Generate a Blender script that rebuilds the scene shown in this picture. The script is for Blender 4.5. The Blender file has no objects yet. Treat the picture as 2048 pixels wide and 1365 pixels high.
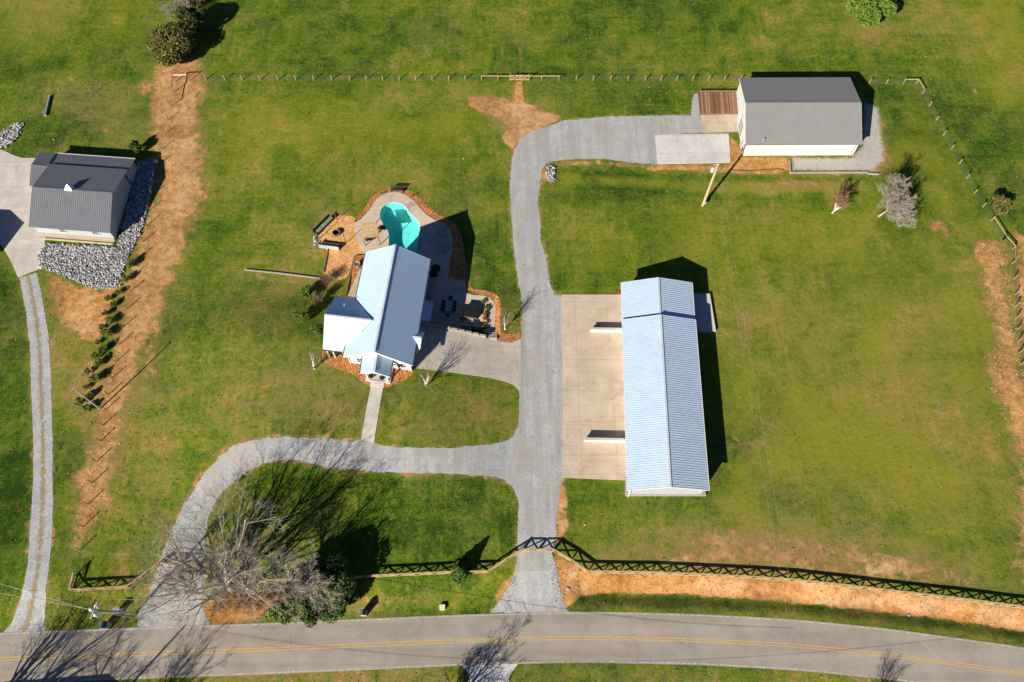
import bpy, bmesh, math, random
import numpy as np
from mathutils import Vector, Matrix
R = math.radians
SC = bpy.context.scene
COL = SC.collection
random.seed(7); RNG = np.random.default_rng(7)

# ------------------------------------------------------------------ camera, sky, sun
CAMH = 110.0; TILT = R(27.15); FPX = 1500.0
cd = bpy.data.cameras.new("camera"); cam = bpy.data.objects.new("camera", cd); COL.objects.link(cam)
cam.location = (0, 0, CAMH); cam.rotation_euler = (TILT, 0, 0)
cd.sensor_width = 36; cd.lens = 36 * FPX / 2048; cd.clip_start = 1; cd.clip_end = 6000
SC.camera = cam
SUN_AZ = 37.85   # heading of the shadows, degrees clockwise from north (+y)
SUN_EL = 27.5
W = bpy.data.worlds.new("World"); SC.world = W; W.use_nodes = True
nt = W.node_tree; nt.nodes.clear()
sky = nt.nodes.new('ShaderNodeTexSky'); sky.sky_type = 'NISHITA'; sky.sun_disc = False
sky.sun_elevation = R(SUN_EL); sky.sun_rotation = R(SUN_AZ + 180); sky.altitude = 200; sky.air_density = .5; sky.dust_density = .1; sky.ozone_density = 6.0
bg = nt.nodes.new('ShaderNodeBackground'); bg.inputs[1].default_value = 0.05
wo = nt.nodes.new('ShaderNodeOutputWorld')
nt.links.new(sky.outputs[0], bg.inputs[0]); nt.links.new(bg.outputs[0], wo.inputs[0])
ld = bpy.data.lights.new("sun", 'SUN'); ld.energy = 5.0; ld.angle = R(0.5); ld.color = (1.0, 0.90, 0.75)
sun = bpy.data.objects.new("sun", ld); COL.objects.link(sun)
sd = Vector((math.sin(R(SUN_AZ)) * math.cos(R(SUN_EL)), math.cos(R(SUN_AZ)) * math.cos(R(SUN_EL)), -math.sin(R(SUN_EL))))
sun.rotation_euler = sd.to_track_quat('-Z', 'Y').to_euler(); sun.location = (-40, -40, 60)
vs = SC.view_settings; vs.view_transform = 'Standard'; vs.look = 'None'; vs.gamma = 1; vs.use_curve_mapping = False
vs.exposure = 1.0

# ------------------------------------------------------------------ photo geometry -> ground points
def ray(u, v):
    a = (u - 1024) / FPX; b = (682.5 - v) / FPX
    return np.array([a, math.sin(TILT) + b * math.cos(TILT), -math.cos(TILT) + b * math.sin(TILT)])
def P(u, v, z=0.0):
    d = ray(u, v); t = (CAMH - z) / -d[2]
    return np.array([d[0] * t, d[1] * t, z])
def sst(a, b, x):
    t = np.clip((x - a) / (b - a), 0, 1); return t * t * (3 - 2 * t)

ROADTOP = [(-400, 1300), (0, 1267), (300, 1256), (480, 1250), (517, 1248.6), (900, 1232), (1127, 1225), (1240, 1226), (1400, 1230), (1590, 1240.5), (1780, 1259.5), (2048, 1296), (2500, 1390)]
_rt = np.array([P(u, v, -1.0)[:2] for u, v in ROADTOP])
def road_y(x):
    x = np.asarray(x, float)
    y = np.interp(x, _rt[:, 0], _rt[:, 1])
    y = np.where(x > _rt[-1, 0], _rt[-1, 1] + (x - _rt[-1, 0]) * -0.28, y)
    return y
WALLA = P(843, 657, 1.2); WALLB = P(990, 682, 0.3)
def wall_y(x):
    return WALLA[1] + (x - WALLA[0]) * (WALLB[1] - WALLA[1]) / (WALLB[0] - WALLA[0])
HILL = 2.7
def Z(x, y):
    x = np.asarray(x, float); y = np.asarray(y, float)
    d = y - road_y(x)
    pw = np.interp(d, [0, 1.0, 3, 5.5, 7.5], [-1, -1, -.65, -.1, 0])
    pe = np.interp(d, [0, .7, 1.2, 2.2, 2.6, 3.2, 4.8, 5.4, 6.2], [-1, -1, -1.1, -1.5, -1.55, -1.35, -.35, -.1, 0])
    we = sst(8.2, 10.5, x)
    prof = np.where(d < 0, -1.0, pw * (1 - we) + pe * we)
    wx = sst(-62, -34, x) * (1 - sst(-17, 4, x))
    wys = sst(16, 44, y)
    smooth_n = 1 - sst(54, 68, y)
    step_n = np.where(y < wall_y(x) - .05, 1.0, 0.0)
    yw = wall_y(x); east_n = 1 - sst(yw - .5, yw + 15, y)
    n = np.where(x < -21.5, smooth_n, np.where(x < WALLB[0] + .3, step_n, east_n))
    return prof + HILL * wx * wys * n
def G(u, v, off=0.0):
    """the ground point seen at a place of the photograph"""
    d = ray(u, v)
    zz = np.arange(3.2, -2.2, -.02)
    t = (CAMH - zz) / -d[2]
    gz = Z(d[0] * t, d[1] * t)
    k = int(np.argmax(zz <= gz)) if np.any(zz <= gz) else len(zz) - 1
    return np.array([d[0] * t[k], d[1] * t[k], float(gz[k]) + off])

# ------------------------------------------------------------------ materials
def lin(c): return (c[0], c[1], c[2], 1.0)
class NT:
    def __init__(s, name):
        s.m = bpy.data.materials.new(name); s.m.use_nodes = True; s.t = s.m.node_tree; s.t.nodes.clear()
        s.out = s.n('ShaderNodeOutputMaterial'); s.b = s.n('ShaderNodeBsdfPrincipled'); s.l(s.b.outputs[0], s.out.inputs[0])
        s.geo = s.n('ShaderNodeNewGeometry')
    def n(s, t, **k):
        o = s.t.nodes.new(t)
        for a, b in k.items(): setattr(o, a, b)
        return o
    def l(s, a, b): s.t.links.new(a, b)
    def mapping(s, scale=(1, 1, 1), rot=(0, 0, 0)):
        mp = s.n('ShaderNodeMapping'); mp.inputs['Scale'].default_value = scale; mp.inputs['Rotation'].default_value = rot
        s.l(s.geo.outputs['Position'], mp.inputs['Vector']); return mp.outputs[0]
    def noise(s, scale, detail=4, rough=.55, vec=None, dist=0.0):
        o = s.n('ShaderNodeTexNoise'); o.inputs['Scale'].default_value = scale; o.inputs['Detail'].default_value = detail
        o.inputs['Roughness'].default_value = rough; o.inputs['Distortion'].default_value = dist
        s.l(vec or s.geo.outputs['Position'], o.inputs['Vector']); return o.outputs['Fac']
    def voro(s, scale, out='Distance', vec=None, feature='F1'):
        o = s.n('ShaderNodeTexVoronoi'); o.feature = feature; o.inputs['Scale'].default_value = scale
        s.l(vec or s.geo.outputs['Position'], o.inputs['Vector']); return o.outputs[out]
    def ramp(s, fac, stops, interp='LINEAR'):
        o = s.n('ShaderNodeValToRGB'); cr = o.color_ramp; cr.interpolation = interp
        while len(cr.elements) < len(stops): cr.elements.new(.5)
        for e, (p, c) in zip(cr.elements, stops):
            e.position = p; e.color = lin(c) if not isinstance(c, (int, float)) else (c, c, c, 1)
        s.l(fac, o.inputs[0]); return o.outputs[0]
    def mix(s, f, a, b, mode='MIX'):
        o = s.n('ShaderNodeMix'); o.data_type = 'RGBA'; o.blend_type = mode
        for i, x in ((0, f), (6, a), (7, b)):
            if isinstance(x, (int, float)): o.inputs[i].default_value = x
            elif isinstance(x, tuple): o.inputs[i].default_value = lin(x)
            else: s.l(x, o.inputs[i])
        return o.outputs[2]
    def math(s, op, a, b=0.0, c=None, clamp=False):
        o = s.n('ShaderNodeMath'); o.operation = op; o.use_clamp = clamp
        for i, x in enumerate((a, b) if c is None else (a, b, c)):
            if isinstance(x, (int, float)): o.inputs[i].default_value = x
            else: s.l(x, o.inputs[i])
        return o.outputs[0]
    def bump(s, h, strength=.5, dist=.05):
        o = s.n('ShaderNodeBump'); o.inputs['Strength'].default_value = strength; o.inputs['Distance'].default_value = dist
        s.l(h, o.inputs['Height']); s.l(o.outputs[0], s.b.inputs['Normal'])
    def fin(s, col, rough=.9, metal=0.0, spec=.3):
        if isinstance(col, tuple): s.b.inputs['Base Color'].default_value = lin(col)
        else: s.l(col, s.b.inputs['Base Color'])
        s.b.inputs['Roughness'].default_value = rough; s.b.inputs['Metallic'].default_value = metal
        s.b.inputs['Specular IOR Level'].default_value = spec
        return s.m
M = {}
def simple(name, col, rough=.7, metal=0.0, var=.25, scale=3.0, spec=.3, bump=0.0):
    s = NT(name)
    f = s.noise(scale, 5, .6)
    a = tuple(c * (1 - var) for c in col); b = tuple(min(1, c * (1 + var)) for c in col)
    c = s.ramp(f, [(.25, a), (.75, b)])
    if bump: s.bump(f, bump, .03)
    M[name] = s.fin(c, rough, metal, spec); return M[name]

def ground_material():
    s = NT('lawn_and_soil')
    at = s.n('ShaderNodeAttribute'); at.attribute_name = 'mask'; sep = s.n('ShaderNodeSeparateColor'); s.l(at.outputs['Color'], sep.inputs[0])
    at2 = s.n('ShaderNodeAttribute'); at2.attribute_name = 'mask2'; sep2 = s.n('ShaderNodeSeparateColor'); s.l(at2.outputs['Color'], sep2.inputs[0])
    dirt, dry, lush = sep.outputs[0], sep.outputs[1], sep.outputs[2]
    gold, pale, grav = sep2.outputs[0], sep2.outputs[1], sep2.outputs[2]
    nb = s.noise(.035, 4, .55, dist=.4)      # broad tone
    nm = s.noise(.22, 6, .66, dist=.6)       # patches
    nf = s.noise(1.3, 5, .72)     # clumps
    ng = s.noise(5.5, 3, .8)       # blades
    st = s.noise(.5, 4, .65, vec=s.mapping((.16, 1.6, 1), (0, 0, R(3))))  # mowing lines across
    st2 = s.noise(.6, 4, .65, vec=s.mapping((1.8, .14, 1), (0, 0, R(3))))
    def c(x): return s.math('SUBTRACT', x, .5)
    t = s.math('MULTIPLY', c(nb), 1.25)
    t = s.math('ADD', t, s.math('MULTIPLY', c(nm), 1.15))
    t = s.math('ADD', t, s.math('MULTIPLY', c(nf), .95))
    t = s.math('ADD', t, s.math('MULTIPLY', c(s.noise(2.8, 4, .8)), .9))
    t = s.math('ADD', t, s.math('MULTIPLY', c(ng), 1.15))
    t = s.math('ADD', t, s.math('MULTIPLY', c(st), .38))
    t = s.math('ADD', t, s.math('MULTIPLY', c(st2), .42))
    t = s.math('ADD', t, .43)
    t = s.math('ADD', t, s.math('MULTIPLY', dry, .22))
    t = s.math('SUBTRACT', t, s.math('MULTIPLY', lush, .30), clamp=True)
    g = s.ramp(t, [(.0, (.018, .042, .006)), (.2, (.042, .086, .008)), (.4, (.078, .130, .010)), (.56, (.132, .160, .015)), (.72, (.21, .172, .038)), (.88, (.29, .185, .075)), (1, (.38, .28, .14))])
    bp = s.math('MULTIPLY', s.ramp(s.noise(.075, 5, .62, dist=.8), [(.5, 0.0), (.68, .8)]), s.ramp(s.noise(.9, 5, .75), [(.42, 0.0), (.66, 1.0)]))
    bp = s.math('ADD', s.math('MULTIPLY', bp, .75), s.math('MULTIPLY', dry, s.ramp(s.noise(.6, 6, .75), [(.38, 0.0), (.62, .9)])), clamp=True)
    g = s.mix(bp, g, s.mix(ng, (.15, .10, .04), (.30, .215, .10)))
    g = s.mix(s.math('MULTIPLY', gold, s.ramp(s.noise(.06, 6, .66, dist=.7), [(.40, .1), (.58, .85)])), g, s.mix(nf, (.135, .165, .010), (.25, .225, .028)))
    # soil
    ds = s.noise(.9, 6, .7, dist=.5); dl = s.noise(.16, 4, .6)
    dm = s.math('ADD', s.math('MULTIPLY', ds, .6), s.math('MULTIPLY', dl, .5))
    soil = s.ramp(dm, [(.40, (.20, .10, .036)), (.49, (.34, .17, .055)), (.55, (.43, .22, .075)), (.62, (.52, .30, .12)), (.74, (.62, .43, .24))])
    soil = s.mix(s.math('MULTIPLY', dry, .75), soil, s.ramp(dm, [(.42, (.19, .12, .065)), (.5, (.30, .19, .10)), (.58, (.37, .25, .135)), (.7, (.47, .34, .2))]))
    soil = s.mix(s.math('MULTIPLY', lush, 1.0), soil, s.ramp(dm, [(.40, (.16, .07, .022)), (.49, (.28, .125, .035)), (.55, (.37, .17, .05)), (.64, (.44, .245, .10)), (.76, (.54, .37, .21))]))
    soil = s.mix(s.math('MULTIPLY', s.math('SUBTRACT', ng, .3, clamp=True), .5), soil, (.14, .085, .035))
    soil = s.mix(s.math('MULTIPLY', s.math('MULTIPLY', pale, .5), s.ramp(s.noise(.3, 5, .7, dist=.6), [(.42, 0.0), (.6, 1.0)])), soil, s.mix(ds, (.42, .26, .13), (.68, .52, .34)))
    edge = s.math('ADD', dirt, s.math('MULTIPLY', c(s.noise(.42, 7, .74, dist=.5)), 2.3))
    edge = s.math('ADD', edge, s.math('MULTIPLY', c(ng), .35))
    em = s.ramp(edge, [(.38, 0.0), (.72, 1.0)])
    g = s.mix(s.ramp(edge, [(.15, 0.0), (.5, .6)]), g, s.mix(nf, (.12, .11, .03), (.27, .18, .08)))
    col = s.mix(em, g, soil)
    ge = s.math('ADD', grav, s.math('MULTIPLY', c(s.noise(1.6, 6, .75)), 1.3))
    gm = s.ramp(ge, [(.45, 0.0), (.75, .9)])
    col = s.mix(gm, col, s.ramp(s.noise(7, 2, .8), [(.3, (.28, .27, .26)), (.7, (.5, .49, .48))]))
    hgt = s.math('ADD', s.math('MULTIPLY', nf, .8), s.math('MULTIPLY', ng, .6))
    s.bump(hgt, .65, .16)
    M['ground'] = s.fin(col, 1.0, 0, .05)
ground_material()

def gravel_material(name='gravel', weeds=True):
    s = NT(name)
    v = s.voro(9.0, 'Color'); bw = s.n('ShaderNodeRGBToBW'); s.l(v, bw.inputs[0])
    n1 = s.noise(.35, 5, .65, dist=.5); n2 = s.noise(8, 3, .8)
    f = s.math('ADD', s.math('MULTIPLY', bw.outputs[0], .35), s.math('ADD', s.math('MULTIPLY', n1, .45), s.math('MULTIPLY', n2, .35)))
    c = s.ramp(f, [(.30, (.20, .212, .225)), (.5, (.30, .318, .338)), (.68, (.38, .395, .415)), (.9, (.56, .565, .57))])
    rut = s.noise(.8, 4, .6, vec=s.mapping((1.0, .07, 1)))
    c = s.mix(s.ramp(rut, [(.42, 0.0), (.62, .45)]), c, (.20, .195, .19))
    tan = s.ramp(s.noise(.22, 5, .7, dist=.8), [(.46, 0.0), (.70, .6)])
    c = s.mix(tan, c, (.34, .29, .22))
    if weeds:
        wd = s.math('MULTIPLY', s.ramp(s.noise(.11, 3, .5), [(.6, 0.0), (.7, 1.0)]), s.ramp(s.noise(2.2, 5, .75), [(.56, 0.0), (.62, .8)]))
        c = s.mix(wd, c, (.07, .085, .025))
    s.bump(s.math('ADD', bw.outputs[0], n2), .45, .05)
    M[name] = s.fin(c, .95, 0, .1)
gravel_material()

def lane_material():
    s = NT('two_track_gravel')
    uv = s.n('ShaderNodeUVMap'); uv.uv_map = 'across'; sp = s.n('ShaderNodeSeparateXYZ'); s.l(uv.outputs[0], sp.inputs[0])
    v = s.voro(9.0, 'Color'); bw = s.n('ShaderNodeRGBToBW'); s.l(v, bw.inputs[0]); n2 = s.noise(8, 3, .8); n1 = s.noise(.5, 5, .65)
    f = s.math('ADD', s.math('MULTIPLY', bw.outputs[0], .35), s.math('ADD', s.math('MULTIPLY', n1, .45), s.math('MULTIPLY', n2, .35)))
    c = s.ramp(f, [(.33, (.19, .20, .21)), (.5, (.28, .295, .31)), (.66, (.38, .385, .40)), (.85, (.58, .57, .56))])
    d = s.math('ABSOLUTE', s.math('SUBTRACT', sp.outputs[0], .5))
    e = s.math('ADD', s.math('SUBTRACT', .20, d), s.math('MULTIPLY', s.math('SUBTRACT', s.noise(1.1, 6, .78), .5), 1.0))
    m = s.ramp(e, [(.05, 0.0), (.15, .85)])
    gc = s.ramp(s.noise(1.1, 4, .7), [(.35, (.09, .10, .025)), (.5, (.20, .16, .08)), (.65, (.33, .23, .12))])
    c = s.mix(m, c, gc)
    s.bump(s.math('ADD', bw.outputs[0], n2), .45, .05)
    M['lane'] = s.fin(c, .95, 0, .1)
lane_material()

def concrete_material(name, base, joint=0.0, ang=0.0, warm=(.1, .07, .04), off=(0, 0)):
    s = NT(name)
    n1 = s.noise(.28, 6, .68, dist=.7); n2 = s.noise(2.4, 5, .7); n3 = s.noise(12, 2, .7)
    brush = s.noise(.6, 4, .6, vec=s.mapping((.15, 3.5, 1), (0, 0, -ang)))
    f = s.math('ADD', s.math('MULTIPLY', n1, .55), s.math('ADD', s.math('MULTIPLY', n2, .2), s.math('ADD', s.math('MULTIPLY', n3, .1), s.math('MULTIPLY', brush, .2))))
    lo = tuple(c * .74 for c in base); hi = tuple(min(.95, c * 1.22) for c in base)
    c = s.ramp(f, [(.38, lo), (.52, base), (.68, hi)])
    st = s.ramp(s.noise(.5, 4, .7, dist=1.5), [(.58, 0.0), (.75, .35)])
    c = s.mix(st, c, tuple(b * .62 + w * .4 for b, w in zip(base, warm)))
    if joint:
        mp = s.n('ShaderNodeMapping'); mp.inputs['Rotation'].default_value = (0, 0, ang); mp.inputs['Location'].default_value = (off[0], off[1], 0)
        s.l(s.geo.outputs['Position'], mp.inputs['Vector'])
        sp = s.n('ShaderNodeSeparateXYZ'); s.l(mp.outputs[0], sp.inputs[0])
        ms = []
        for k in (0, 1):
            a = s.math('PINGPONG', sp.outputs[k], joint / 2)
            ms.append(s.math('LESS_THAN', a, .045))
        j = s.math('MAXIMUM', ms[0], ms[1])
        c = s.mix(s.math('MULTIPLY', j, .38), c, tuple(b * .4 for b in base))
    s.bump(n3, .15, .01)
    M[name] = s.fin(c, .85, 0, .25)
concrete_material('concrete_tan', (0.43, 0.355, 0.277), 5.4, R(0), off=(.2, 1.0))
concrete_material('concrete_drive', (0.4, 0.36, 0.311), 4.6, R(-8), off=(1.2, .5))
concrete_material('concrete_pool', (0.44, 0.366, 0.299), 3.6, R(7))
concrete_material('concrete_white', (0.46, 0.453, 0.446), 4.6, R(0), off=(.6, .4))
concrete_material('concrete_neighbour', (0.43, 0.397, 0.367), 6, R(-5))
concrete_material('concrete_plain', (0.44, 0.412, 0.384), 0)

def road_material():
    s = NT('asphalt')
    n1 = s.noise(.25, 6, .65, dist=.5); n2 = s.noise(9, 3, .8)
    along = s.noise(.4, 4, .6, vec=s.mapping((.06, 1.6, 1), (0, 0, R(2))))
    f = s.math('ADD', s.math('MULTIPLY', n1, .35), s.math('ADD', s.math('MULTIPLY', n2, .3), s.math('MULTIPLY', along, .35)))
    c = s.ramp(f, [(.36, (.20, .177, .155)), (.5, (.268, .242, .21)), (.66, (.34, .312, .28))])
    cr = s.voro(.16, 'Distance', vec=s.mapping((1, 1, 1)), feature='DISTANCE_TO_EDGE')
    cm = s.math('MULTIPLY', s.math('LESS_THAN', cr, .0035), s.ramp(s.noise(.15, 2, .5), [(.5, 0.0), (.6, .45)]))
    c = s.mix(cm, c, (.07, .065, .06))
    s.bump(n2, .2, .02)
    M['asphalt'] = s.fin(c, .9, 0, .2)
road_material()
def paint(name, col, wear=.45):
    s = NT(name)
    f = s.ramp(s.noise(3.0, 6, .75), [(wear - .08, 0.0), (wear + .12, 1.0)])
    M[name] = s.fin(s.mix(f, (.24, .21, .18), col), .8, 0, .2)
paint('paint_yellow', (.52, .33, .085), .42); paint('paint_white', (.52, .50, .47), .48)

def roof_material(name, base, rough=.5, metal=.25, var=.10):
    s = NT(name)
    n1 = s.noise(.5, 5, .65, dist=.4); n2 = s.noise(3.5, 5, .7)
    f = s.math('ADD', s.math('MULTIPLY', n1, .6), s.math('MULTIPLY', n2, .4))
    c = s.ramp(f, [(.35, tuple(b * (1 - var) for b in base)), (.65, tuple(min(1, b * (1 + var)) for b in base))])
    rr = s.ramp(f, [(.3, rough - .08), (.7, rough + .1)]); s.l(rr, s.b.inputs['Roughness'])
    M[name] = s.fin(c, rough, metal, .4); s.l(rr, s.b.inputs['Roughness'])
roof_material('roof_silver', (.48, .61, .74), var=.05); roof_material('roof_silver_rib', (.40, .52, .64), var=.05)
roof_material('roof_grey', (.215, .215, .22), .55, .1, .05); roof_material('roof_slate', (.155, .165, .19), .5, .15, .05)
roof_material('roof_ridge', (.55, .60, .66))
def mulch_material(name, a, b, c_):
    s = NT(name)
    v = s.voro(6.5, 'Color'); bw = s.n('ShaderNodeRGBToBW'); s.l(v, bw.inputs[0])
    f = s.math('ADD', s.math('MULTIPLY', bw.outputs[0], .6), s.math('ADD', s.math('MULTIPLY', s.noise(.8, 5, .7), .35), s.math('MULTIPLY', s.noise(9, 2, .8), .2)))
    c = s.ramp(f, [(.32, a), (.52, b), (.8, c_)])
    s.bump(bw.outputs[0], .7, .06)
    M[name] = s.fin(c, .95, 0, .1)
mulch_material('mulch', (.14, .05, .018), (.31, .125, .038), (.52, .27, .11))
mulch_material('mulch_gold', (.30, .15, .05), (.50, .26, .09), (.68, .42, .2))
def rock_material():
    s = NT('limestone')
    r = s.geo.outputs['Random Per Island']
    c = s.ramp(r, [(.0, (.07, .075, .09)), (.3, (.18, .185, .21)), (.65, (.33, .335, .35)), (1, (.62, .62, .62))])
    c = s.mix(.2, c, s.ramp(s.noise(6, 4, .7), [(.3, (.2, .17, .15)), (.7, (.5, .5, .5))]))
    M['rock'] = s.fin(c, .9, 0, .2)
rock_material()
def leaf_material(name, a, b, c_):
    s = NT(name)
    r = s.geo.outputs['Random Per Island']
    c = s.ramp(r, [(.0, a), (.5, b), (1, c_)])
    c = s.mix(s.ramp(s.noise(.9, 3, .6), [(.35, 0.0), (.65, .55)]), c, b)
    m = s.fin(c, .75, 0, .2)
    s.b.inputs['Subsurface Weight'].default_value = 0
    M[name] = m
leaf_material('leaf_cedar', (.018, .030, .008), (.045, .062, .014), (.11, .11, .022))
leaf_material('leaf_green', (.025, .055, .010), (.055, .11, .018), (.12, .17, .03))
leaf_material('leaf_bright', (.035, .07, .012), (.085, .15, .018), (.17, .22, .035))
leaf_material('leaf_young', (.06, .09, .014), (.12, .16, .024), (.24, .24, .05))
leaf_material('leaf_olive', (.05, .05, .012), (.11, .105, .028), (.22, .18, .05))
leaf_material('leaf_brown', (.10, .06, .028), (.16, .10, .05), (.22, .15, .08))
leaf_material('leaf_red', (.14, .03, .012), (.26, .07, .02), (.36, .14, .04))
def bark(name, a, b):
    s = NT(name)
    f = s.noise(2.0, 5, .7)
    M[name] = s.fin(s.ramp(f, [(.3, a), (.7, b)]), .9, 0, .15)
bark('bark_grey', (.20, .175, .14), (.40, .36, .30)); bark('bark_pale', (.30, .275, .235), (.50, .465, .40))
bark('bark_white', (.50, .44, .38), (.80, .74, .68)); bark('bark_red', (.15, .085, .05), (.29, .17, .10)); bark('twig_grey', (.20, .175, .145), (.36, .32, .265))
bark('twig_brown', (.12, .085, .06), (.22, .165, .12))
def wood(name, a, b, sc=(1, 1, 1)):
    s = NT(name)
    f = s.noise(2.5, 5, .7, vec=s.mapping(sc))
    M[name] = s.fin(s.ramp(f, [(.3, a), (.7, b)]), .8, 0, .2)
wood('fence_wood', (.31, .21, .10), (.49, .36, .20)); wood('fence_post', (.24, .15, .065), (.38, .25, .12))
wood('post_dark', (.10, .06, .035), (.20, .13, .08)); wood('pole_wood', (.34, .21, .11), (.50, .36, .23)); wood('pole_grey', (.30, .27, .24), (.48, .45, .42))
def deckmat():
    s = NT('deck_boards')
    sp = s.n('ShaderNodeSeparateXYZ'); s.l(s.mapping((1, 1, 1), (0, 0, R(3.0))), sp.inputs[0])
    k = s.math('FLOOR', s.math('MULTIPLY', sp.outputs[0], 3.6))
    wn = s.n('ShaderNodeTexWhiteNoise'); wn.noise_dimensions = '1D'; s.l(k, wn.inputs['W'])
    f = s.math('ADD', s.math('MULTIPLY', wn.outputs[0], .7), s.math('MULTIPLY', s.noise(1.2, 4, .7), .4))
    M['deck_boards'] = s.fin(s.ramp(f, [(.2, (.13, .065, .035)), (.6, (.24, .13, .075)), (.95, (.40, .27, .18))]), .8, 0, .2)
deckmat()
wood('pergola_wood', (.40, .26, .13), (.58, .42, .24))
simple('wall_cream', (.54, .535, .50), .7, 0, .05, 1.0); simple('wall_grey', (.34, .36, .37), .7, 0, .06, 1.0)
simple('wall_white', (.40, .42, .44), .7, 0, .05, 1.0); simple('trim_white', (.58, .60, .62), .6, 0, .05, 2.0)
simple('foundation_beige', (.40, .33, .235), .85, 0, .12, .8); simple('block_grey', (.27, .26, .24), .9, 0, .2, 2.0, bump=.2)
simple('wall_block', (.30, .27, .235), .9, 0, .2, 2.5, bump=.3)
simple('glass_dark', (.03, .035, .04), .15, 0, .2, 2.0, .6); simple('metal_dark', (.045, .045, .05), .5, .3, .2)
simple('metal_galv', (.55, .56, .58), .4, .5, .1); simple('cover_dark', (.012, .014, .018), .8, 0, .3, 1.5, spec=.08)
simple('fabric_blue', (.20, .30, .38), .8, 0, .1); simple('cushion_sage', (.16, .20, .15), .85, 0, .2)
simple('black_plastic', (.02, .02, .022), .5, 0, .2); simple('transformer_grey', (.58, .60, .63), .4, .2, .08)
simple('wire', (.16, .16, .16), .5, .5, .1); simple('wire_bright', (.5, .5, .5), .4, .5, .1); simple('mesh_wire', (.10, .14, .12), .6, .3, .1)
simple('brick_pillar', (.40, .33, .28), .9, 0, .25, 4); simple('navy_panel', (.07, .085, .11), .5, 0, .2)
simple('pipe_blue', (.20, .25, .30), .5, 0, .1); simple('box_sand', (.62, .54, .45), .7, 0, .06); simple('door_grey', (.26, .27, .29), .5, 0, .05)
def poolmats():
    s = NT('pool_plaster')
    c = s.ramp(s.noise(.7, 4, .6), [(.3, (.22, .68, .62)), (.7, (.33, .80, .74))])
    M['pool_plaster'] = s.fin(c, .7)
    w = NT('pool_water'); w.t.nodes.remove(w.b)
    tr = w.n('ShaderNodeBsdfTransparent'); tr.inputs[0].default_value = (.62, .95, .96, 1)
    gl = w.n('ShaderNodeBsdfGlossy'); gl.inputs['Roughness'].default_value = .03
    fr = w.n('ShaderNodeFresnel'); fr.inputs[0].default_value = 1.33
    bp = w.n('ShaderNodeBump'); bp.inputs['Strength'].default_value = .15; bp.inputs['Distance'].default_value = .03
    w.l(w.noise(2.5, 3, .5), bp.inputs['Height']); w.l(bp.outputs[0], gl.inputs['Normal']); w.l(bp.outputs[0], fr.inputs['Normal'])
    mx = w.n('ShaderNodeMixShader'); w.l(fr.outputs[0], mx.inputs[0]); w.l(tr.outputs[0], mx.inputs[1]); w.l(gl.outputs[0], mx.inputs[2]); w.l(mx.outputs[0], w.out.inputs[0])
    M['pool_water'] = w.m
poolmats()

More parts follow.
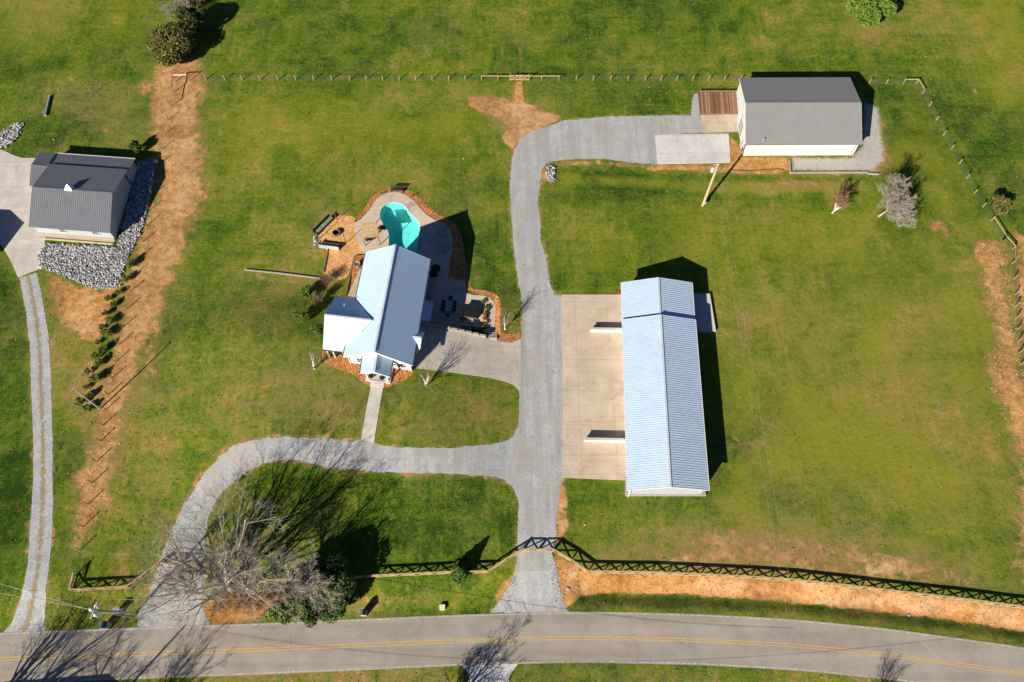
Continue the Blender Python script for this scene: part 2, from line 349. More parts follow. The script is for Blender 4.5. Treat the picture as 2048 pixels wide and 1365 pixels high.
# ------------------------------------------------------------------ mesh building helpers
class MB:
    def __init__(s): s.v = []; s.f = []
    def add(s, vs, fs):
        o = len(s.v); s.v += [tuple(map(float, p)) for p in vs]; s.f += [tuple(i + o for i in f) for f in fs]; return s
    def box(s, c, size, rz=0.0, M3=None):
        x, y, z = size[0] / 2, size[1] / 2, size[2] / 2; ca, sa = math.cos(rz), math.sin(rz); vs = []
        for dz in (-z, z):
            for dx, dy in ((-x, -y), (x, -y), (x, y), (-x, y)):
                vs.append((c[0] + dx * ca - dy * sa, c[1] + dx * sa + dy * ca, c[2] + dz))
        return s.add(vs, [(3, 2, 1, 0), (4, 5, 6, 7), (0, 1, 5, 4), (1, 2, 6, 5), (2, 3, 7, 6), (3, 0, 4, 7)])
    def beam(s, a, b, w, h, up=(0, 0, 1)):
        a = Vector(a); b = Vector(b); d = (b - a).normalized(); up = Vector(up)
        sd_ = d.cross(up)
        if sd_.length < 1e-4: sd_ = d.cross(Vector((1, 0, 0)))
        sd_.normalize(); u = sd_.cross(d).normalized(); vs = []
        for p in (a, b):
            for i, j in ((-1, -1), (1, -1), (1, 1), (-1, 1)): vs.append(p + sd_ * (i * w / 2) + u * (j * h / 2))
        return s.add(vs, [(3, 2, 1, 0), (4, 5, 6, 7), (0, 1, 5, 4), (1, 2, 6, 5), (2, 3, 7, 6), (3, 0, 4, 7)])
    def tube(s, pts, rad, n=6, cap=True):
        pts = [Vector(p) for p in pts]; k = len(pts)
        if not hasattr(rad, '__len__'): rad = [rad] * k
        vs = []; 
        for i, p in enumerate(pts):
            d = (pts[min(i + 1, k - 1)] - pts[max(i - 1, 0)])
            if d.length < 1e-9: d = Vector((0, 0, 1))
            d.normalize(); a = d.orthogonal().normalized(); 
            if abs(d.z) < .98: a = d.cross(Vector((0, 0, 1))).normalized()
            else: a = d.cross(Vector((0, 1, 0))).normalized()
            b = d.cross(a)
            for j in range(n):
                t = 2 * math.pi * j / n; vs.append(p + (a * math.cos(t) + b * math.sin(t)) * rad[i])
        fs = []
        for i in range(k - 1):
            for j in range(n): fs.append((i * n + j, i * n + (j + 1) % n, (i + 1) * n + (j + 1) % n, (i + 1) * n + j))
        if cap: fs.append(tuple(range(n - 1, -1, -1))); fs.append(tuple((k - 1) * n + j for j in range(n)))
        return s.add(vs, fs)
    def prism(s, poly, z0, z1):
        n = len(poly); z0s = z0 if hasattr(z0, '__len__') else [z0] * n; z1s = z1 if hasattr(z1, '__len__') else [z1] * n
        vs = [(p[0], p[1], z) for p, z in zip(poly, z0s)] + [(p[0], p[1], z) for p, z in zip(poly, z1s)]
        fs = [tuple(range(n - 1, -1, -1)), tuple(range(n, 2 * n))] + [(i, (i + 1) % n, (i + 1) % n + n, i + n) for i in range(n)]
        return s.add(vs, fs)
    def slab(s, quad, t):
        """a sheet through 3-4 points given thickness t downward"""
        n = len(quad); a = [Vector(q) for q in quad]
        vs = a + [q - Vector((0, 0, t)) for q in a]
        return s.add(vs, [tuple(range(n)), tuple(range(2 * n - 1, n - 1, -1))] + [(i, i + n, (i + 1) % n + n, (i + 1) % n) for i in range(n)])
    def lathe(s, c, prof, n=16):
        vs = []; k = len(prof)
        for r, z in prof:
            for j in range(n):
                t = 2 * math.pi * j / n; vs.append((c[0] + r * math.cos(t), c[1] + r * math.sin(t), c[2] + z))
        fs = [(i * n + j, i * n + (j + 1) % n, (i + 1) * n + (j + 1) % n, (i + 1) * n + j) for i in range(k - 1) for j in range(n)]
        fs.append(tuple(range(n - 1, -1, -1))); fs.append(tuple((k - 1) * n + j for j in range(n)))
        return s.add(vs, fs)
    def leaves(s, C, sizes, rng, flat=.0):
        """small randomly turned quads at the points C"""
        n = len(C); d = rng.normal(size=(n, 3)); d /= np.linalg.norm(d, axis=1)[:, None]
        e = rng.normal(size=(n, 3)); e -= (e * d).sum(1)[:, None] * d; e /= np.linalg.norm(e, axis=1)[:, None]
        sz = sizes[:, None]; q = np.stack([C - d * sz - e * sz * .5, C + d * sz - e * sz * .35, C + d * sz * .8 + e * sz * .5, C - d * sz * .8 + e * sz * .4], 1).reshape(-1, 3)
        o = len(s.v); s.v += [tuple(p) for p in q.tolist()]; s.f += [(o + 4 * i, o + 4 * i + 1, o + 4 * i + 2, o + 4 * i + 3) for i in range(n)]
        return s

ORG = {}
def origin(o): return ORG.get(o.name, Vector((0, 0, 0)))
def tag(o, label=None, cat=None, group=None, kind=None):
    if label: o['label'] = label
    if cat: o['category'] = cat
    if group: o['group'] = group
    if kind: o['kind'] = kind
    return o
def thing(name, loc, label, cat, group=None, rz=0.0):
    o = bpy.data.objects.new(name, None); COL.objects.link(o); o.location = tuple(map(float, loc)); o.rotation_euler = (0, 0, rz)
    o.empty_display_size = .5
    ORG[o.name] = Vector(tuple(map(float, loc))); return tag(o, label, cat, group)
def part(name, mb, mat, parent=None, local=False, smooth=False):
    """link the collected shapes as one mesh; world coordinates unless local"""
    if not mb.v: return None
    if parent is not None: org = origin(parent)
    else:
        a = np.array(mb.v); org = Vector((float(a[:, 0].mean()), float(a[:, 1].mean()), float(a[:, 2].min())))
        if local: org = Vector((0, 0, 0))
    me = bpy.data.meshes.new(name); off = Vector((0, 0, 0)) if local else org
    ox, oy, oz = off
    me.from_pydata([(x - ox, y - oy, z - oz) for x, y, z in mb.v], [], mb.f); me.update()
    if smooth: me.polygons.foreach_set('use_smooth', [True] * len(me.polygons))
    me.materials.append(M[mat]); o = bpy.data.objects.new(name, me); COL.objects.link(o)
    if parent is not None: o.parent = parent; ORG[o.name] = org
    else: o.location = org; ORG[o.name] = org
    return o
def copy_tree(o, loc, rz=0.0, sc=1.0, label=None):
    c = o.copy(); COL.objects.link(c); c.location = tuple(map(float, loc)); c.rotation_euler = (0, 0, rz); c.scale = (sc, sc, sc)
    if label: c['label'] = label
    for ch in o.children:
        k = ch.copy(); COL.objects.link(k); k.parent = c
        for g in ch.children:
            q = g.copy(); COL.objects.link(q); q.parent = k
    return c
ORD = ['first', 'second', 'third', 'fourth', 'fifth', 'sixth', 'seventh', 'eighth', 'ninth', 'tenth', 'eleventh', 'twelfth', 'thirteenth', 'fourteenth', 'fifteenth', 'sixteenth', 'seventeenth', 'eighteenth', 'nineteenth', 'twentieth']

def resample(pts, step, jit=0.0, closed=True, rng=RNG):
    out = []; n = len(pts)
    ph = rng.uniform(0, 6, 6)
    s = 0
    for i in range(n if closed else n - 1):
        a = np.array(pts[i][:2]); b = np.array(pts[(i + 1) % n][:2]); L = np.linalg.norm(b - a); k = max(1, int(L / step))
        nn = np.array([-(b - a)[1], (b - a)[0]]) / max(L, 1e-6)
        for j in range(k):
            t = j / k; q = a + (b - a) * t
            if jit:
                ss = s + L * t
                w = math.sin(ss * .9 + ph[0]) * .35 + math.sin(ss * 2.3 + ph[1]) * .3 + rng.normal() * .45
                q = q + nn * w * jit
            out.append(q)
        s += L
    if not closed: out.append(np.array(pts[-1][:2]))
    return out
def smooth_poly(pts, it=2):
    """round the corners of a closed outline (Chaikin)"""
    for _ in range(it):
        o = []
        for i in range(len(pts)):
            a = np.array(pts[i][:2]); b = np.array(pts[(i + 1) % len(pts)][:2]); o += [a * .75 + b * .25, a * .25 + b * .75]
        pts = o
    return pts
def sheet(name, polys, off, mat, cell=2.0, skirt=0.0, parent=None, kind='structure', zfun=None):
    """flat surface laid over the terrain; polys[0] outline, the rest holes"""
    bm = bmesh.new(); edges = []
    for poly in polys:
        vs = [bm.verts.new((float(p[0]), float(p[1]), 0)) for p in poly]
        for i in range(len(vs)): edges.append(bm.edges.new((vs[i], vs[(i + 1) % len(vs)])))
    bmesh.ops.triangle_fill(bm, edges=edges, use_beauty=True, use_dissolve=False, normal=(0, 0, 1))
    A = np.array(polys[0])[:, :2]; lo = A.min(0); hi = A.max(0)
    if cell:
        for ax in (0, 1):
            c = math.ceil(lo[ax] / cell) * cell
            while c < hi[ax]:
                co = [0, 0, 0]; co[ax] = c; no = [0, 0, 0]; no[ax] = 1
                bmesh.ops.bisect_plane(bm, geom=bm.verts[:] + bm.edges[:] + bm.faces[:], plane_co=co, plane_no=no, dist=1e-4); c += cell
    zf = zfun or Z
    for f in bm.faces:
        if f.normal.z < 0: f.normal_flip()
    if skirt:
        be = [e for e in bm.edges if len(e.link_faces) == 1]
        r = bmesh.ops.extrude_edge_only(bm, edges=be)
        low = {g for g in r['geom'] if isinstance(g, bmesh.types.BMVert)}
    else: low = set()
    V = list(bm.verts); xy = np.array([(v.co.x, v.co.y) for v in V]); zz = zf(xy[:, 0], xy[:, 1])
    zz = np.broadcast_to(zz, (len(V),))
    for v, z in zip(V, zz): v.co.z = float(z) + off - (skirt if v in low else 0)
    bm.normal_update()
    me = bpy.data.meshes.new(name); bm.to_mesh(me); bm.free(); me.materials.append(M[mat])
    o = bpy.data.objects.new(name, me); COL.objects.link(o)
    if parent is not None:
        o.parent = parent; o.location = -origin(parent); ORG[o.name] = Vector((0, 0, 0))
    if kind: o['kind'] = kind
    return o
def GP(pts): return [G(u, v) for u, v in pts]

# ------------------------------------------------------------------ ground with its wear
POOL_PX = [(775, 408.7), (787, 405.5), (798.6, 407), (806.8, 410.4), (812, 416), (817, 424), (825, 432), (834, 440.3), (839.8, 449.7), (840.4, 459), (837.5, 469.6), (836, 481), (834, 502), (826, 518), (806, 524), (786, 516), (777, 500), (777.5, 482), (778, 472), (775.6, 462), (769.3, 452), (762.3, 442.7), (759.3, 433.3), (761, 422.7), (767, 413.4)]
POOL = smooth_poly([P(u, v)[:2] for u, v in POOL_PX], 2)
def inside(px, py, poly):
    r = np.zeros(px.shape, bool); n = len(poly)
    for i in range(n):
        x0, y0 = poly[i][:2]; x1, y1 = poly[(i + 1) % n][:2]
        if y0 == y1: continue
        c = ((y0 > py) != (y1 > py)) & (px < (x1 - x0) * (py - y0) / (y1 - y0) + x0); r ^= c
    return r
def dist_line(px, py, pts, closed=False):
    d = np.full(px.shape, 1e9); n = len(pts)
    for i in range(n if closed else n - 1):
        a = np.array(pts[i][:2]); b = np.array(pts[(i + 1) % n][:2]); ab = b - a; L = max((ab ** 2).sum(), 1e-9)
        t = np.clip(((px - a[0]) * ab[0] + (py - a[1]) * ab[1]) / L, 0, 1)
        d = np.minimum(d, (px - a[0] - ab[0] * t) ** 2 + (py - a[1] - ab[1] * t) ** 2)
    return np.sqrt(d)

GRAVEL_PX = [(980, 1226), (1002, 1198), (1026, 1166), (1034, 1115), (1035, 1067), (1037, 1000), (1028, 978), (1010, 960), (975, 952), (900, 948), (810, 946.6), (754, 943.8), (690, 938), (656, 935), (620, 927), (587, 920), (553, 921), (512, 934), (476, 956), (448, 981), (428, 1009), (414, 1045), (411, 1097), (410, 1130), (403, 1170), (404, 1215), (420, 1251),
 (277, 1258), (276, 1232), (303, 1175), (315, 1134), (333, 1082), (348, 1052), (370, 1008), (403, 956), (437, 915), (466, 893), (487, 886.7), (531, 875.6), (615, 875.6), (656, 877), (698, 884), (723, 880), (748, 886.7), (776, 893.7), (840, 896), (900, 896.4), (980, 889), (1010, 884), (1027, 872), (1036, 855), (1039, 800), (1040, 760), (1042, 675), (1045, 640), (1044, 610), (1040, 580), (1033, 540), (1028, 500), (1023, 440), (1020, 380), (1022, 330), (1028, 300), (1040, 279), (1064, 263), (1105, 250), (1130, 241), (1214, 234), (1300, 231.5), (1382, 231), (1384, 205), (1388, 189), (1400, 186), (1402, 200), (1405, 266),
 (1312, 271), (1314, 330), (1250, 324), (1200, 318), (1150, 319), (1113, 321), (1092, 327), (1084, 340), (1080, 367), (1075, 408), (1081, 444), (1080, 480), (1088, 505), (1094, 520), (1097, 558), (1109.5, 591), (1126, 592), (1128, 957), (1121.5, 963), (1114, 1021), (1112, 1068), (1103, 1107), (1112, 1134), (1117, 1171), (1125, 1203), (1138, 1226)]
LANE_L = [(38, 556), (41, 565), (52, 627), (60, 694.5), (62, 772), (65, 834), (67, 900), (66, 971), (61, 1045), (55, 1138), (44, 1193), (22, 1249), (4, 1268)]
LANE_R = [(73, 546), (77, 560), (90, 627), (98, 680), (102, 759), (104, 834), (105, 900), (106, 1008), (103.6, 1082), (98, 1138), (91, 1212), (87, 1250), (90, 1264)]

def make_ground():
    fx = np.arange(-128, 128.01, .5); fy = np.arange(2, 172.01, .5)
    xs = np.concatenate([[-2500, -1200, -600, -350, -220, -160, -140], fx, [140, 160, 220, 350, 600, 1200, 2500]])
    ys = np.concatenate([[-2500, -1200, -500, -200, -100, -60, -40, -25, -15, -8, -4, 0], fy, [176, 185, 205, 240, 300, 450, 800, 1500, 2500]])
    X, Y = np.meshgrid(xs, ys); x = X.ravel(); y = Y.ravel(); z = Z(x, y).copy()
    hole = inside(x, y, POOL) | (dist_line(x, y, POOL, True) < .75); z[hole] = -2.6
    nx, ny = len(xs), len(ys)
    idx = np.arange(nx * ny).reshape(ny, nx)
    q = np.stack([idx[:-1, :-1], idx[:-1, 1:], idx[1:, 1:], idx[1:, :-1]], -1).reshape(-1, 4)
    me = bpy.data.meshes.new('ground'); me.vertices.add(len(x)); me.vertices.foreach_set('co', np.stack([x, y, z], 1).ravel())
    me.loops.add(q.size); me.loops.foreach_set('vertex_index', q.ravel().astype(np.int32)); me.polygons.add(len(q))
    me.polygons.foreach_set('loop_start', np.arange(0, q.size, 4, dtype=np.int32)); me.polygons.foreach_set('loop_total', np.full(len(q), 4, np.int32))
    me.update(); me.polygons.foreach_set('use_smooth', np.ones(len(q), bool))
    ch = {k: np.zeros(len(x)) for k in ('dirt', 'dry', 'lush', 'gold', 'pale', 'grav')}
    def region(kind, px, feather, strength=1.0, mode='max'):
        w = [G(u, v)[:2] for u, v in px]; A = np.array(w); lo = A.min(0) - feather; hi = A.max(0) + feather
        s = np.where((x > lo[0]) & (x < hi[0]) & (y > lo[1]) & (y < hi[1]))[0]
        if not len(s): return
        d = dist_line(x[s], y[s], w, True); ins = inside(x[s], y[s], w); sdv = np.where(ins, d, -d)
        m = strength * sst(-feather, feather, sdv)
        ch[kind][s] = np.maximum(ch[kind][s], m) if mode == 'max' else ch[kind][s] * (1 - m)
    def stroke(kind, px, width, feather, strength=1.0, closed=False):
        w = [G(u, v)[:2] for u, v in px]; A = np.array(w); r = width + feather; lo = A.min(0) - r; hi = A.max(0) + r
        s = np.where((x > lo[0]) & (x < hi[0]) & (y > lo[1]) & (y < hi[1]))[0]
        if not len(s): return
        d = dist_line(x[s], y[s], w, closed); m = strength * (1 - sst(width, width + feather, d)); ch[kind][s] = np.maximum(ch[kind][s], m)
    def blob(kind, u, v, rx, ry, strength=1.0):
        c = G(u, v); sx = rx / 12.; sy = ry / 11.
        q_ = np.exp(-(((x - c[0]) / sx) ** 2 + ((y - c[1]) / sy) ** 2)); ch[kind][:] = np.maximum(ch[kind], q_ * strength)
    # west orange strip where the ground was dug
    region('dirt', [(318, 118), (302, 180), (300, 260), (316, 300), (304, 400), (270, 500), (246, 570), (235, 640), (215, 740), (200, 815), (178, 900), (152, 1000), (146, 1050), (160, 1098), (188, 1052), (215, 1005), (232, 905), (250, 850), (262, 780), (285, 700), (318, 640), (350, 540), (385, 450), (408, 380), (404, 300), (396, 220), (412, 170), (400, 122), (375, 108)], 2.6, .84)
    region('dirt', [(96, 545), (130, 562), (200, 582), (236, 560), (215, 640), (196, 690), (160, 680), (120, 640), (104, 600)], 1.6, .85)
    region('dirt', [(262, 172), (300, 162), (322, 170), (318, 186), (280, 192)], 1.2, .6)
    region('dirt', [(230, 690), (262, 640), (250, 720), (215, 820), (200, 830)], 1.0, .7)
    region('dry', [(318, 118), (300, 260), (304, 400), (262, 570), (215, 740), (178, 900), (152, 1000), (160, 1098), (215, 1005), (262, 780), (350, 540), (408, 380), (398, 220), (402, 122)], 2.5, .45); region('dry', [(935, 190), (1010, 198), (1050, 205), (1125, 236), (1024, 300)], 1, .6)
    region('pale', [(345, 300), (395, 300), (380, 400), (350, 420)], 3, .7); region('pale', [(140, 620), (195, 610), (190, 660), (150, 660)], 2, .9)
    region('pale', [(340, 190), (395, 175), (370, 240), (345, 250)], 2, .5)
    # bare ground at the farm gate
    region('dirt', [(935, 195), (960, 192), (1010, 198), (1028, 205), (1030, 165), (1042, 165), (1050, 205), (1125, 236), (1095, 252), (1060, 268), (1036, 285), (1024, 300), (1003, 276), (1016, 252), (990, 235), (955, 222), (937, 210)], .5, 1.0)
    region('pale', [(1030, 205), (1060, 210), (1110, 238), (1060, 262), (1030, 285), (1020, 250)], 1.5, .55)
    stroke('dirt', [(1040, 170), (1041, 130), (1043, 60), (1045, 0)], .25, .9, .3)
    # roadside cut bank
    region('dirt', [(1108, 1110), (1175, 1143), (1400, 1147), (1600, 1163), (1800, 1186), (2048, 1211), (2300, 1250), (2300, 1310), (2048, 1263), (1900, 1241), (1750, 1222), (1600, 1207), (1400, 1190), (1240, 1186), (1165, 1192), (1135, 1215), (1120, 1200), (1116, 1160)], .35, 1.0)
    region('lush', [(1105, 1106), (1175, 1143), (1400, 1147), (1600, 1163), (1800, 1186), (2048, 1211), (2300, 1250), (2300, 1310), (2048, 1266), (1900, 1244), (1750, 1225), (1600, 1210), (1400, 1193), (1240, 1189), (1120, 1205)], .3, .9); region('lush', [(404, 1215), (440, 1188), (520, 1178), (560, 1195), (540, 1225), (520, 1243), (420, 1252)], .5, .7)
    stroke('pale', [(1150, 1160), (1160, 1180)], .8, .8, .9); stroke('pale', [(1600, 1180), (1640, 1200), (1700, 1200), (1730, 1210), (1800, 1215), (1900, 1222), (2040, 1245)], 1.0, 1.2, .8); stroke('pale', [(1400, 1170), (1560, 1185)], .6, 1.0, .5)
    region('dry', [(1120, 1222), (1400, 1226), (1600, 1236), (2048, 1290), (2048, 1268), (1750, 1228), (1400, 1196), (1150, 1196)], .5, .35)
    region('dirt', [(1400, 1085), (1500, 1060), (1600, 1075), (1760, 1100), (1900, 1135), (1960, 1165), (1800, 1170), (1600, 1150), (1400, 1140), (1180, 1135), (1170, 1120), (1300, 1118)], 2.4, .62)
    region('dry', [(1170, 1080), (1500, 1010), (1760, 1040), (1980, 1120), (2000, 1190), (1600, 1150), (1180, 1140)], 4, .75)
    region('dry', [(1540, 1010), (1640, 1030), (1650, 1090), (1560, 1100)], 2, .9); region('lush', [(1530, 700), (1700, 700), (1710, 880), (1560, 900)], 6, .35)
    blob('pale', 1425, 1090, 20, 22, .9); blob('dirt', 1425, 1085, 18, 22, .62); blob('dirt', 1490, 1080, 14, 12, .5)
    # right edge
    region('dirt', [(1942, 480), (2008, 482), (2018, 520), (2030, 640), (2046, 740), (2120, 900), (2160, 1180), (2042, 1180), (2036, 1000), (2026, 880), (1985, 790), (1972, 740), (1990, 680), (1975, 600), (1958, 540)], 3.2, .74)
    region('dirt', [(2030, 470), (2120, 480), (2120, 900), (2050, 760), (2035, 640)], 1.6, .66)
    region('pale', [(2005, 610), (2035, 610), (2048, 760), (2020, 700)], 2, .6)
    # by the workshop
    region('dirt', [(1457, 266), (1482, 300), (1484, 314), (1575, 314), (1580, 342), (1450, 342), (1462, 328)], .5, 1.0)
    region('grav', [(1582, 314), (1700, 314), (1722, 290), (1726, 200), (1760, 215), (1772, 320), (1750, 345), (1582, 344)], 1.2, .78)
    region('dirt', [(1582, 314), (1720, 314), (1730, 210), (1770, 240), (1780, 330), (1750, 352), (1582, 346)], 1.6, .6); region('dry', [(1582, 314), (1720, 314), (1730, 210), (1770, 240), (1780, 330), (1750, 352), (1582, 346)], 2, .9)
    stroke('dirt', [(1120, 327), (1200, 326), (1300, 335)], .15, .8, .6); stroke('dirt', [(1300, 336), (1400, 336), (1480, 342), (1560, 342)], .3, .9, .8)
    stroke('gold', [(1130, 352), (1200, 360), (1300, 368), (1400, 373), (1500, 378), (1640, 374), (1720, 372)], .4, 1.2, .9)
    stroke('dry', [(1440, 375), (1640, 372), (1720, 372)], .5, 1.2, .55)
    stroke('dirt', [(1560, 368), (1640, 370), (1700, 372)], .3, 1.3, .45)
    blob('dirt', 1726, 72, 22, 22, .62); blob('dry', 1726, 60, 50, 60, .5); blob('dirt', 1880, 455, 26, 24, .55); blob('dirt', 2010, 168, 26, 12, .5); blob('dirt', 1950, 180, 10, 16, .45)
    blob('dirt', 1094, 348, 16, 28, .85)
    # banks at the west entrance and by the drive
    region('dirt', [(404, 1215), (440, 1188), (520, 1178), (560, 1195), (540, 1225), (520, 1243), (420, 1252)], .8, 1.0)
    region('dirt', [(520, 1243), (640, 1232), (760, 1222), (700, 1205), (600, 1215)], .8, .5); region('dirt', [(692, 1204), (760, 1192), (860, 1198), (850, 1206), (760, 1208)], .7, .55)
    region('dirt', [(988, 1196), (1010, 1160), (1028, 1150), (1026, 1168), (1003, 1198), (990, 1212)], .4, 1.0); region('dirt', [(1030, 1105), (1045, 1102), (1036, 1130)], .4, .7)
    region('dirt', [(85, 1120), (100, 1130), (90, 1220), (80, 1240)], .5, .3)
    # rims of the gravel
    stroke('dirt', GRAVEL_PX[2:26], .15, .75, .42); stroke('dirt', GRAVEL_PX[28:43], .2, 1.0, .46); stroke('dirt', GRAVEL_PX[44:52], .1, .7, .42); stroke('dirt', GRAVEL_PX[53:70], .1, .6, .4); stroke('dirt', GRAVEL_PX[80:95], .1, .8, .44)
    stroke('grav', GRAVEL_PX[:44], .1, .6, .5); stroke('grav', GRAVEL_PX[53:], .1, .7, .5)
    stroke('dirt', LANE_L, .1, .6, .38); stroke('dirt', LANE_R, .1, .6, .42); stroke('dirt', [(1114, 965), (1120, 1050), (1112, 1068)], .9, .8, .66); stroke('pale', [(1114, 965), (1122, 1050), (1112, 1068)], 1, 1, 1.0)
    # beds around the deck
    stroke('dry', [(490, 548), (640, 562)], .5, 1.8, .5)
    region('dirt', [(496, 545), (560, 556), (640, 566), (560, 570), (500, 556)], .8, .42)
    # dry lawn areas
    region('dry', [(455, 745), (640, 720), (735, 775), (730, 860), (560, 866), (470, 880), (440, 860)], 6, .85)
    region('dry', [(760, 790), (830, 765), (1000, 780), (1030, 830), (1020, 870), (960, 885), (780, 882)], 3, .32)
    region('dry', [(440, 520), (640, 520), (640, 620), (560, 660), (430, 640)], 5, .35); region('dry', [(330, 700), (620, 640), (640, 700), (440, 880), (300, 900)], 6, .25)
    region('dry', [(640, 330), (900, 330), (1000, 440), (960, 480), (860, 400), (700, 400)], 5, .25)
    region('dry', [(620, 400), (700, 415), (690, 440), (640, 450)], 2, .5)
    region('dry', [(1000, 560), (1030, 560), (1040, 660), (1000, 660), (985, 600)], 1.6, .3)
    region('dry', [(1440, 620), (1700, 560), (1960, 560), (2020, 900), (2030, 1100), (1700, 1050), (1460, 1000)], 8, .42)
    region('gold', [(1130, 420), (1960, 440), (1980, 560), (1250, 560), (1130, 580)], 8, .55); region('gold', [(1440, 560), (2000, 560), (2010, 1080), (1440, 1020)], 9, .8)
    region('gold', [(1820, 200), (1960, 440), (1820, 420), (1760, 300)], 5, .7); region('gold', [(1900, 0), (2200, -60), (2200, 200), (1990, 200)], 7, .9)
    region('gold', [(440, 180), (1000, 180), (1000, 320), (420, 360)], 8, .5); region('gold', [(0, -40), (330, -40), (310, 100), (0, 120)], 8, .4)
    region('dry', [(0, -60), (160, -60), (150, 40), (0, 60)], 6, .45)
    region('dirt', [(1480, 620), (1500, 640), (1500, 700), (1486, 700)], 1.2, .42); blob('dirt', 1500, 888, 50, 8, .42); blob('dry', 1490, 840, 40, 60, .4)
    region('dry', [(60, 160), (290, 170), (300, 280), (240, 290), (170, 240), (70, 220)], 3, .55); blob('dirt', 196, 262, 26, 12, .55); blob('dirt', 140, 160, 22, 14, .45)
    region('dry', [(60, 300), (300, 275), (320, 300), (60, 318)], 2, .5); region('dry', [(110, 690), (200, 720), (190, 1060), (150, 1080), (110, 900)], 3, .32)
    region('dirt', [(290, 620), (330, 600), (310, 760), (270, 840)], 2, .45); region('dry', [(290, 560), (380, 500), (330, 800), (270, 860)], 4, .45)
    region('dry', [(105, 560), (140, 620), (190, 720), (120, 720), (100, 640)], 2, .4)
    blob('dry', 640, 1050, 40, 30, .25); region('dry', [(270, 860), (400, 880), (360, 960), (300, 1040), (230, 1040)], 4, .22)
    region('dry', [(380, 1338), (760, 1352), (940, 1335), (1240, 1330), (1590, 1345), (1590, 1420), (380, 1420)], 1.5, .45)
    blob('dry', 860, 1195, 20, 12, .7); blob('dirt', 930, 282, 5, 5, .8)
    # lush parts
    region('lush', [(-60, 510), (36, 560), (56, 700), (60, 900), (50, 1130), (0, 1260), (-100, 1260)], 3, .8)
    region('lush', [(180, 180), (290, 200), (290, 280), (100, 290), (20, 250), (100, 210)], 4, .55); region('lush', [(160, 40), (300, 100), (240, 180), (120, 120)], 6, .4)
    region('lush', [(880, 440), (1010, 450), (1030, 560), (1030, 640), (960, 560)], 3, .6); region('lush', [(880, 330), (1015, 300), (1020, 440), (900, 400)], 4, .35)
    region('lush', [(1100, 340), (1560, 352), (1560, 366), (1300, 360), (1120, 350)], 1.2, .7); region('lush', [(1090, 385), (1280, 372), (1640, 395), (1640, 415), (1300, 400), (1090, 410)], 2, .6)
    region('lush', [(480, 945), (640, 945), (1000, 965), (1035, 1000), (1030, 1090), (900, 1130), (640, 1150), (460, 1060)], 3, .55)
    region('lush', [(1130, 960), (1420, 1000), (1420, 1060), (1130, 1060)], 3, .25); region('lush', [(1390, 1060), (1440, 1080), (1440, 1110), (1380, 1110)], 1, .8)
    region('lush', [(1130, 1222), (1400, 1222), (1600, 1230), (1600, 1208), (1400, 1194), (1160, 1194)], .4, .5); region('lush', [(1600, 1228), (1800, 1246), (2048, 1282), (2048, 1264), (1750, 1224), (1600, 1208)], .3, .5)
    region('lush', [(1050, 0), (1460, 0), (1440, 130), (1060, 130)], 10, .28); region('lush', [(420, 20), (800, 20), (1000, 140), (440, 140)], 10, .12)
    region('lush', [(1830, 170), (2048, 240), (2048, 460), (1990, 430), (1900, 280)], 4, .35); region('lush', [(110, 820), (150, 900), (140, 1130), (110, 1150)], 2, .3)
    region('lush', [(1270, 960), (1440, 830), (1500, 760), (1470, 980)], 4, .25)
    for k in ch: ch[k] = np.clip(ch[k], 0, 1)
    for nm, ks in (('mask', ('dirt', 'dry', 'lush')), ('mask2', ('gold', 'pale', 'grav'))):
        a = me.color_attributes.new(nm, 'FLOAT_COLOR', 'POINT'); a.data.foreach_set('color', np.stack([ch[k] for k in ks] + [np.ones(len(x))], 1).ravel())
    me.materials.append(M['ground']); o = bpy.data.objects.new('ground', me); COL.objects.link(o); o['kind'] = 'structure'
make_ground()

# ------------------------------------------------------------------ road and drives
def make_road():
    xs = np.concatenate([[-900, -500, -300, -200, -150], np.arange(-120, 121, 2.0), [150, 200, 300, 500]])
    yt = road_y(xs); yt = np.where(xs < _rt[0, 0], _rt[0, 1] - .0 + 0 * xs, yt)
    # smooth the outline
    k = np.array([1, 2, 3, 2, 1]) / 9.; ys = np.convolve(np.pad(yt, 2, 'edge'), k, 'valid')
    def strip(name, a, b, z, mat, kind='structure', parent=None):
        d = np.gradient(ys, xs); n = np.stack([d, -np.ones_like(d)], 1) / np.sqrt(1 + d ** 2)[:, None]
        v = []; f = []
        rows = max(1, int((b - a) / 1.2))
        for i in range(len(xs)):
            for j in range(rows + 1):
                t = a + (b - a) * j / rows; v.append((xs[i] + n[i, 0] * t, ys[i] + n[i, 1] * t, -1 + z))
        for i in range(len(xs) - 1):
            for j in range(rows): 
                q = i * (rows + 1) + j; f.append((q + 1, q + rows + 2, q + rows + 1, q))
        mb = MB(); mb.v = v; mb.f = f; o = part(name, mb, mat, parent, local=parent is None)
        if parent is None: o['kind'] = kind
        return o
    w = (P(1240, 1226, -1)[1] - P(1240, 1325, -1)[1])
    c = (P(1240, 1226, -1)[1] - P(1240, 1276.7, -1)[1])
    rd = strip('road', -.12, w + .12, .03, 'asphalt')
    for nm, a, b, mt in (('centre_line', c - .24, c - .10, 'paint_yellow'), ('centre_line', c + .10, c + .24, 'paint_yellow'), ('edge_line', .02, .13, 'paint_white'), ('edge_line', w - .13, w - .02, 'paint_white')):
        strip(nm, a, b, .036, mt, parent=rd)
    return w
ROADW = make_road()
sheet('gravel_drive', [resample(GP(GRAVEL_PX), .45, .13)], .022, 'gravel', 2.0)
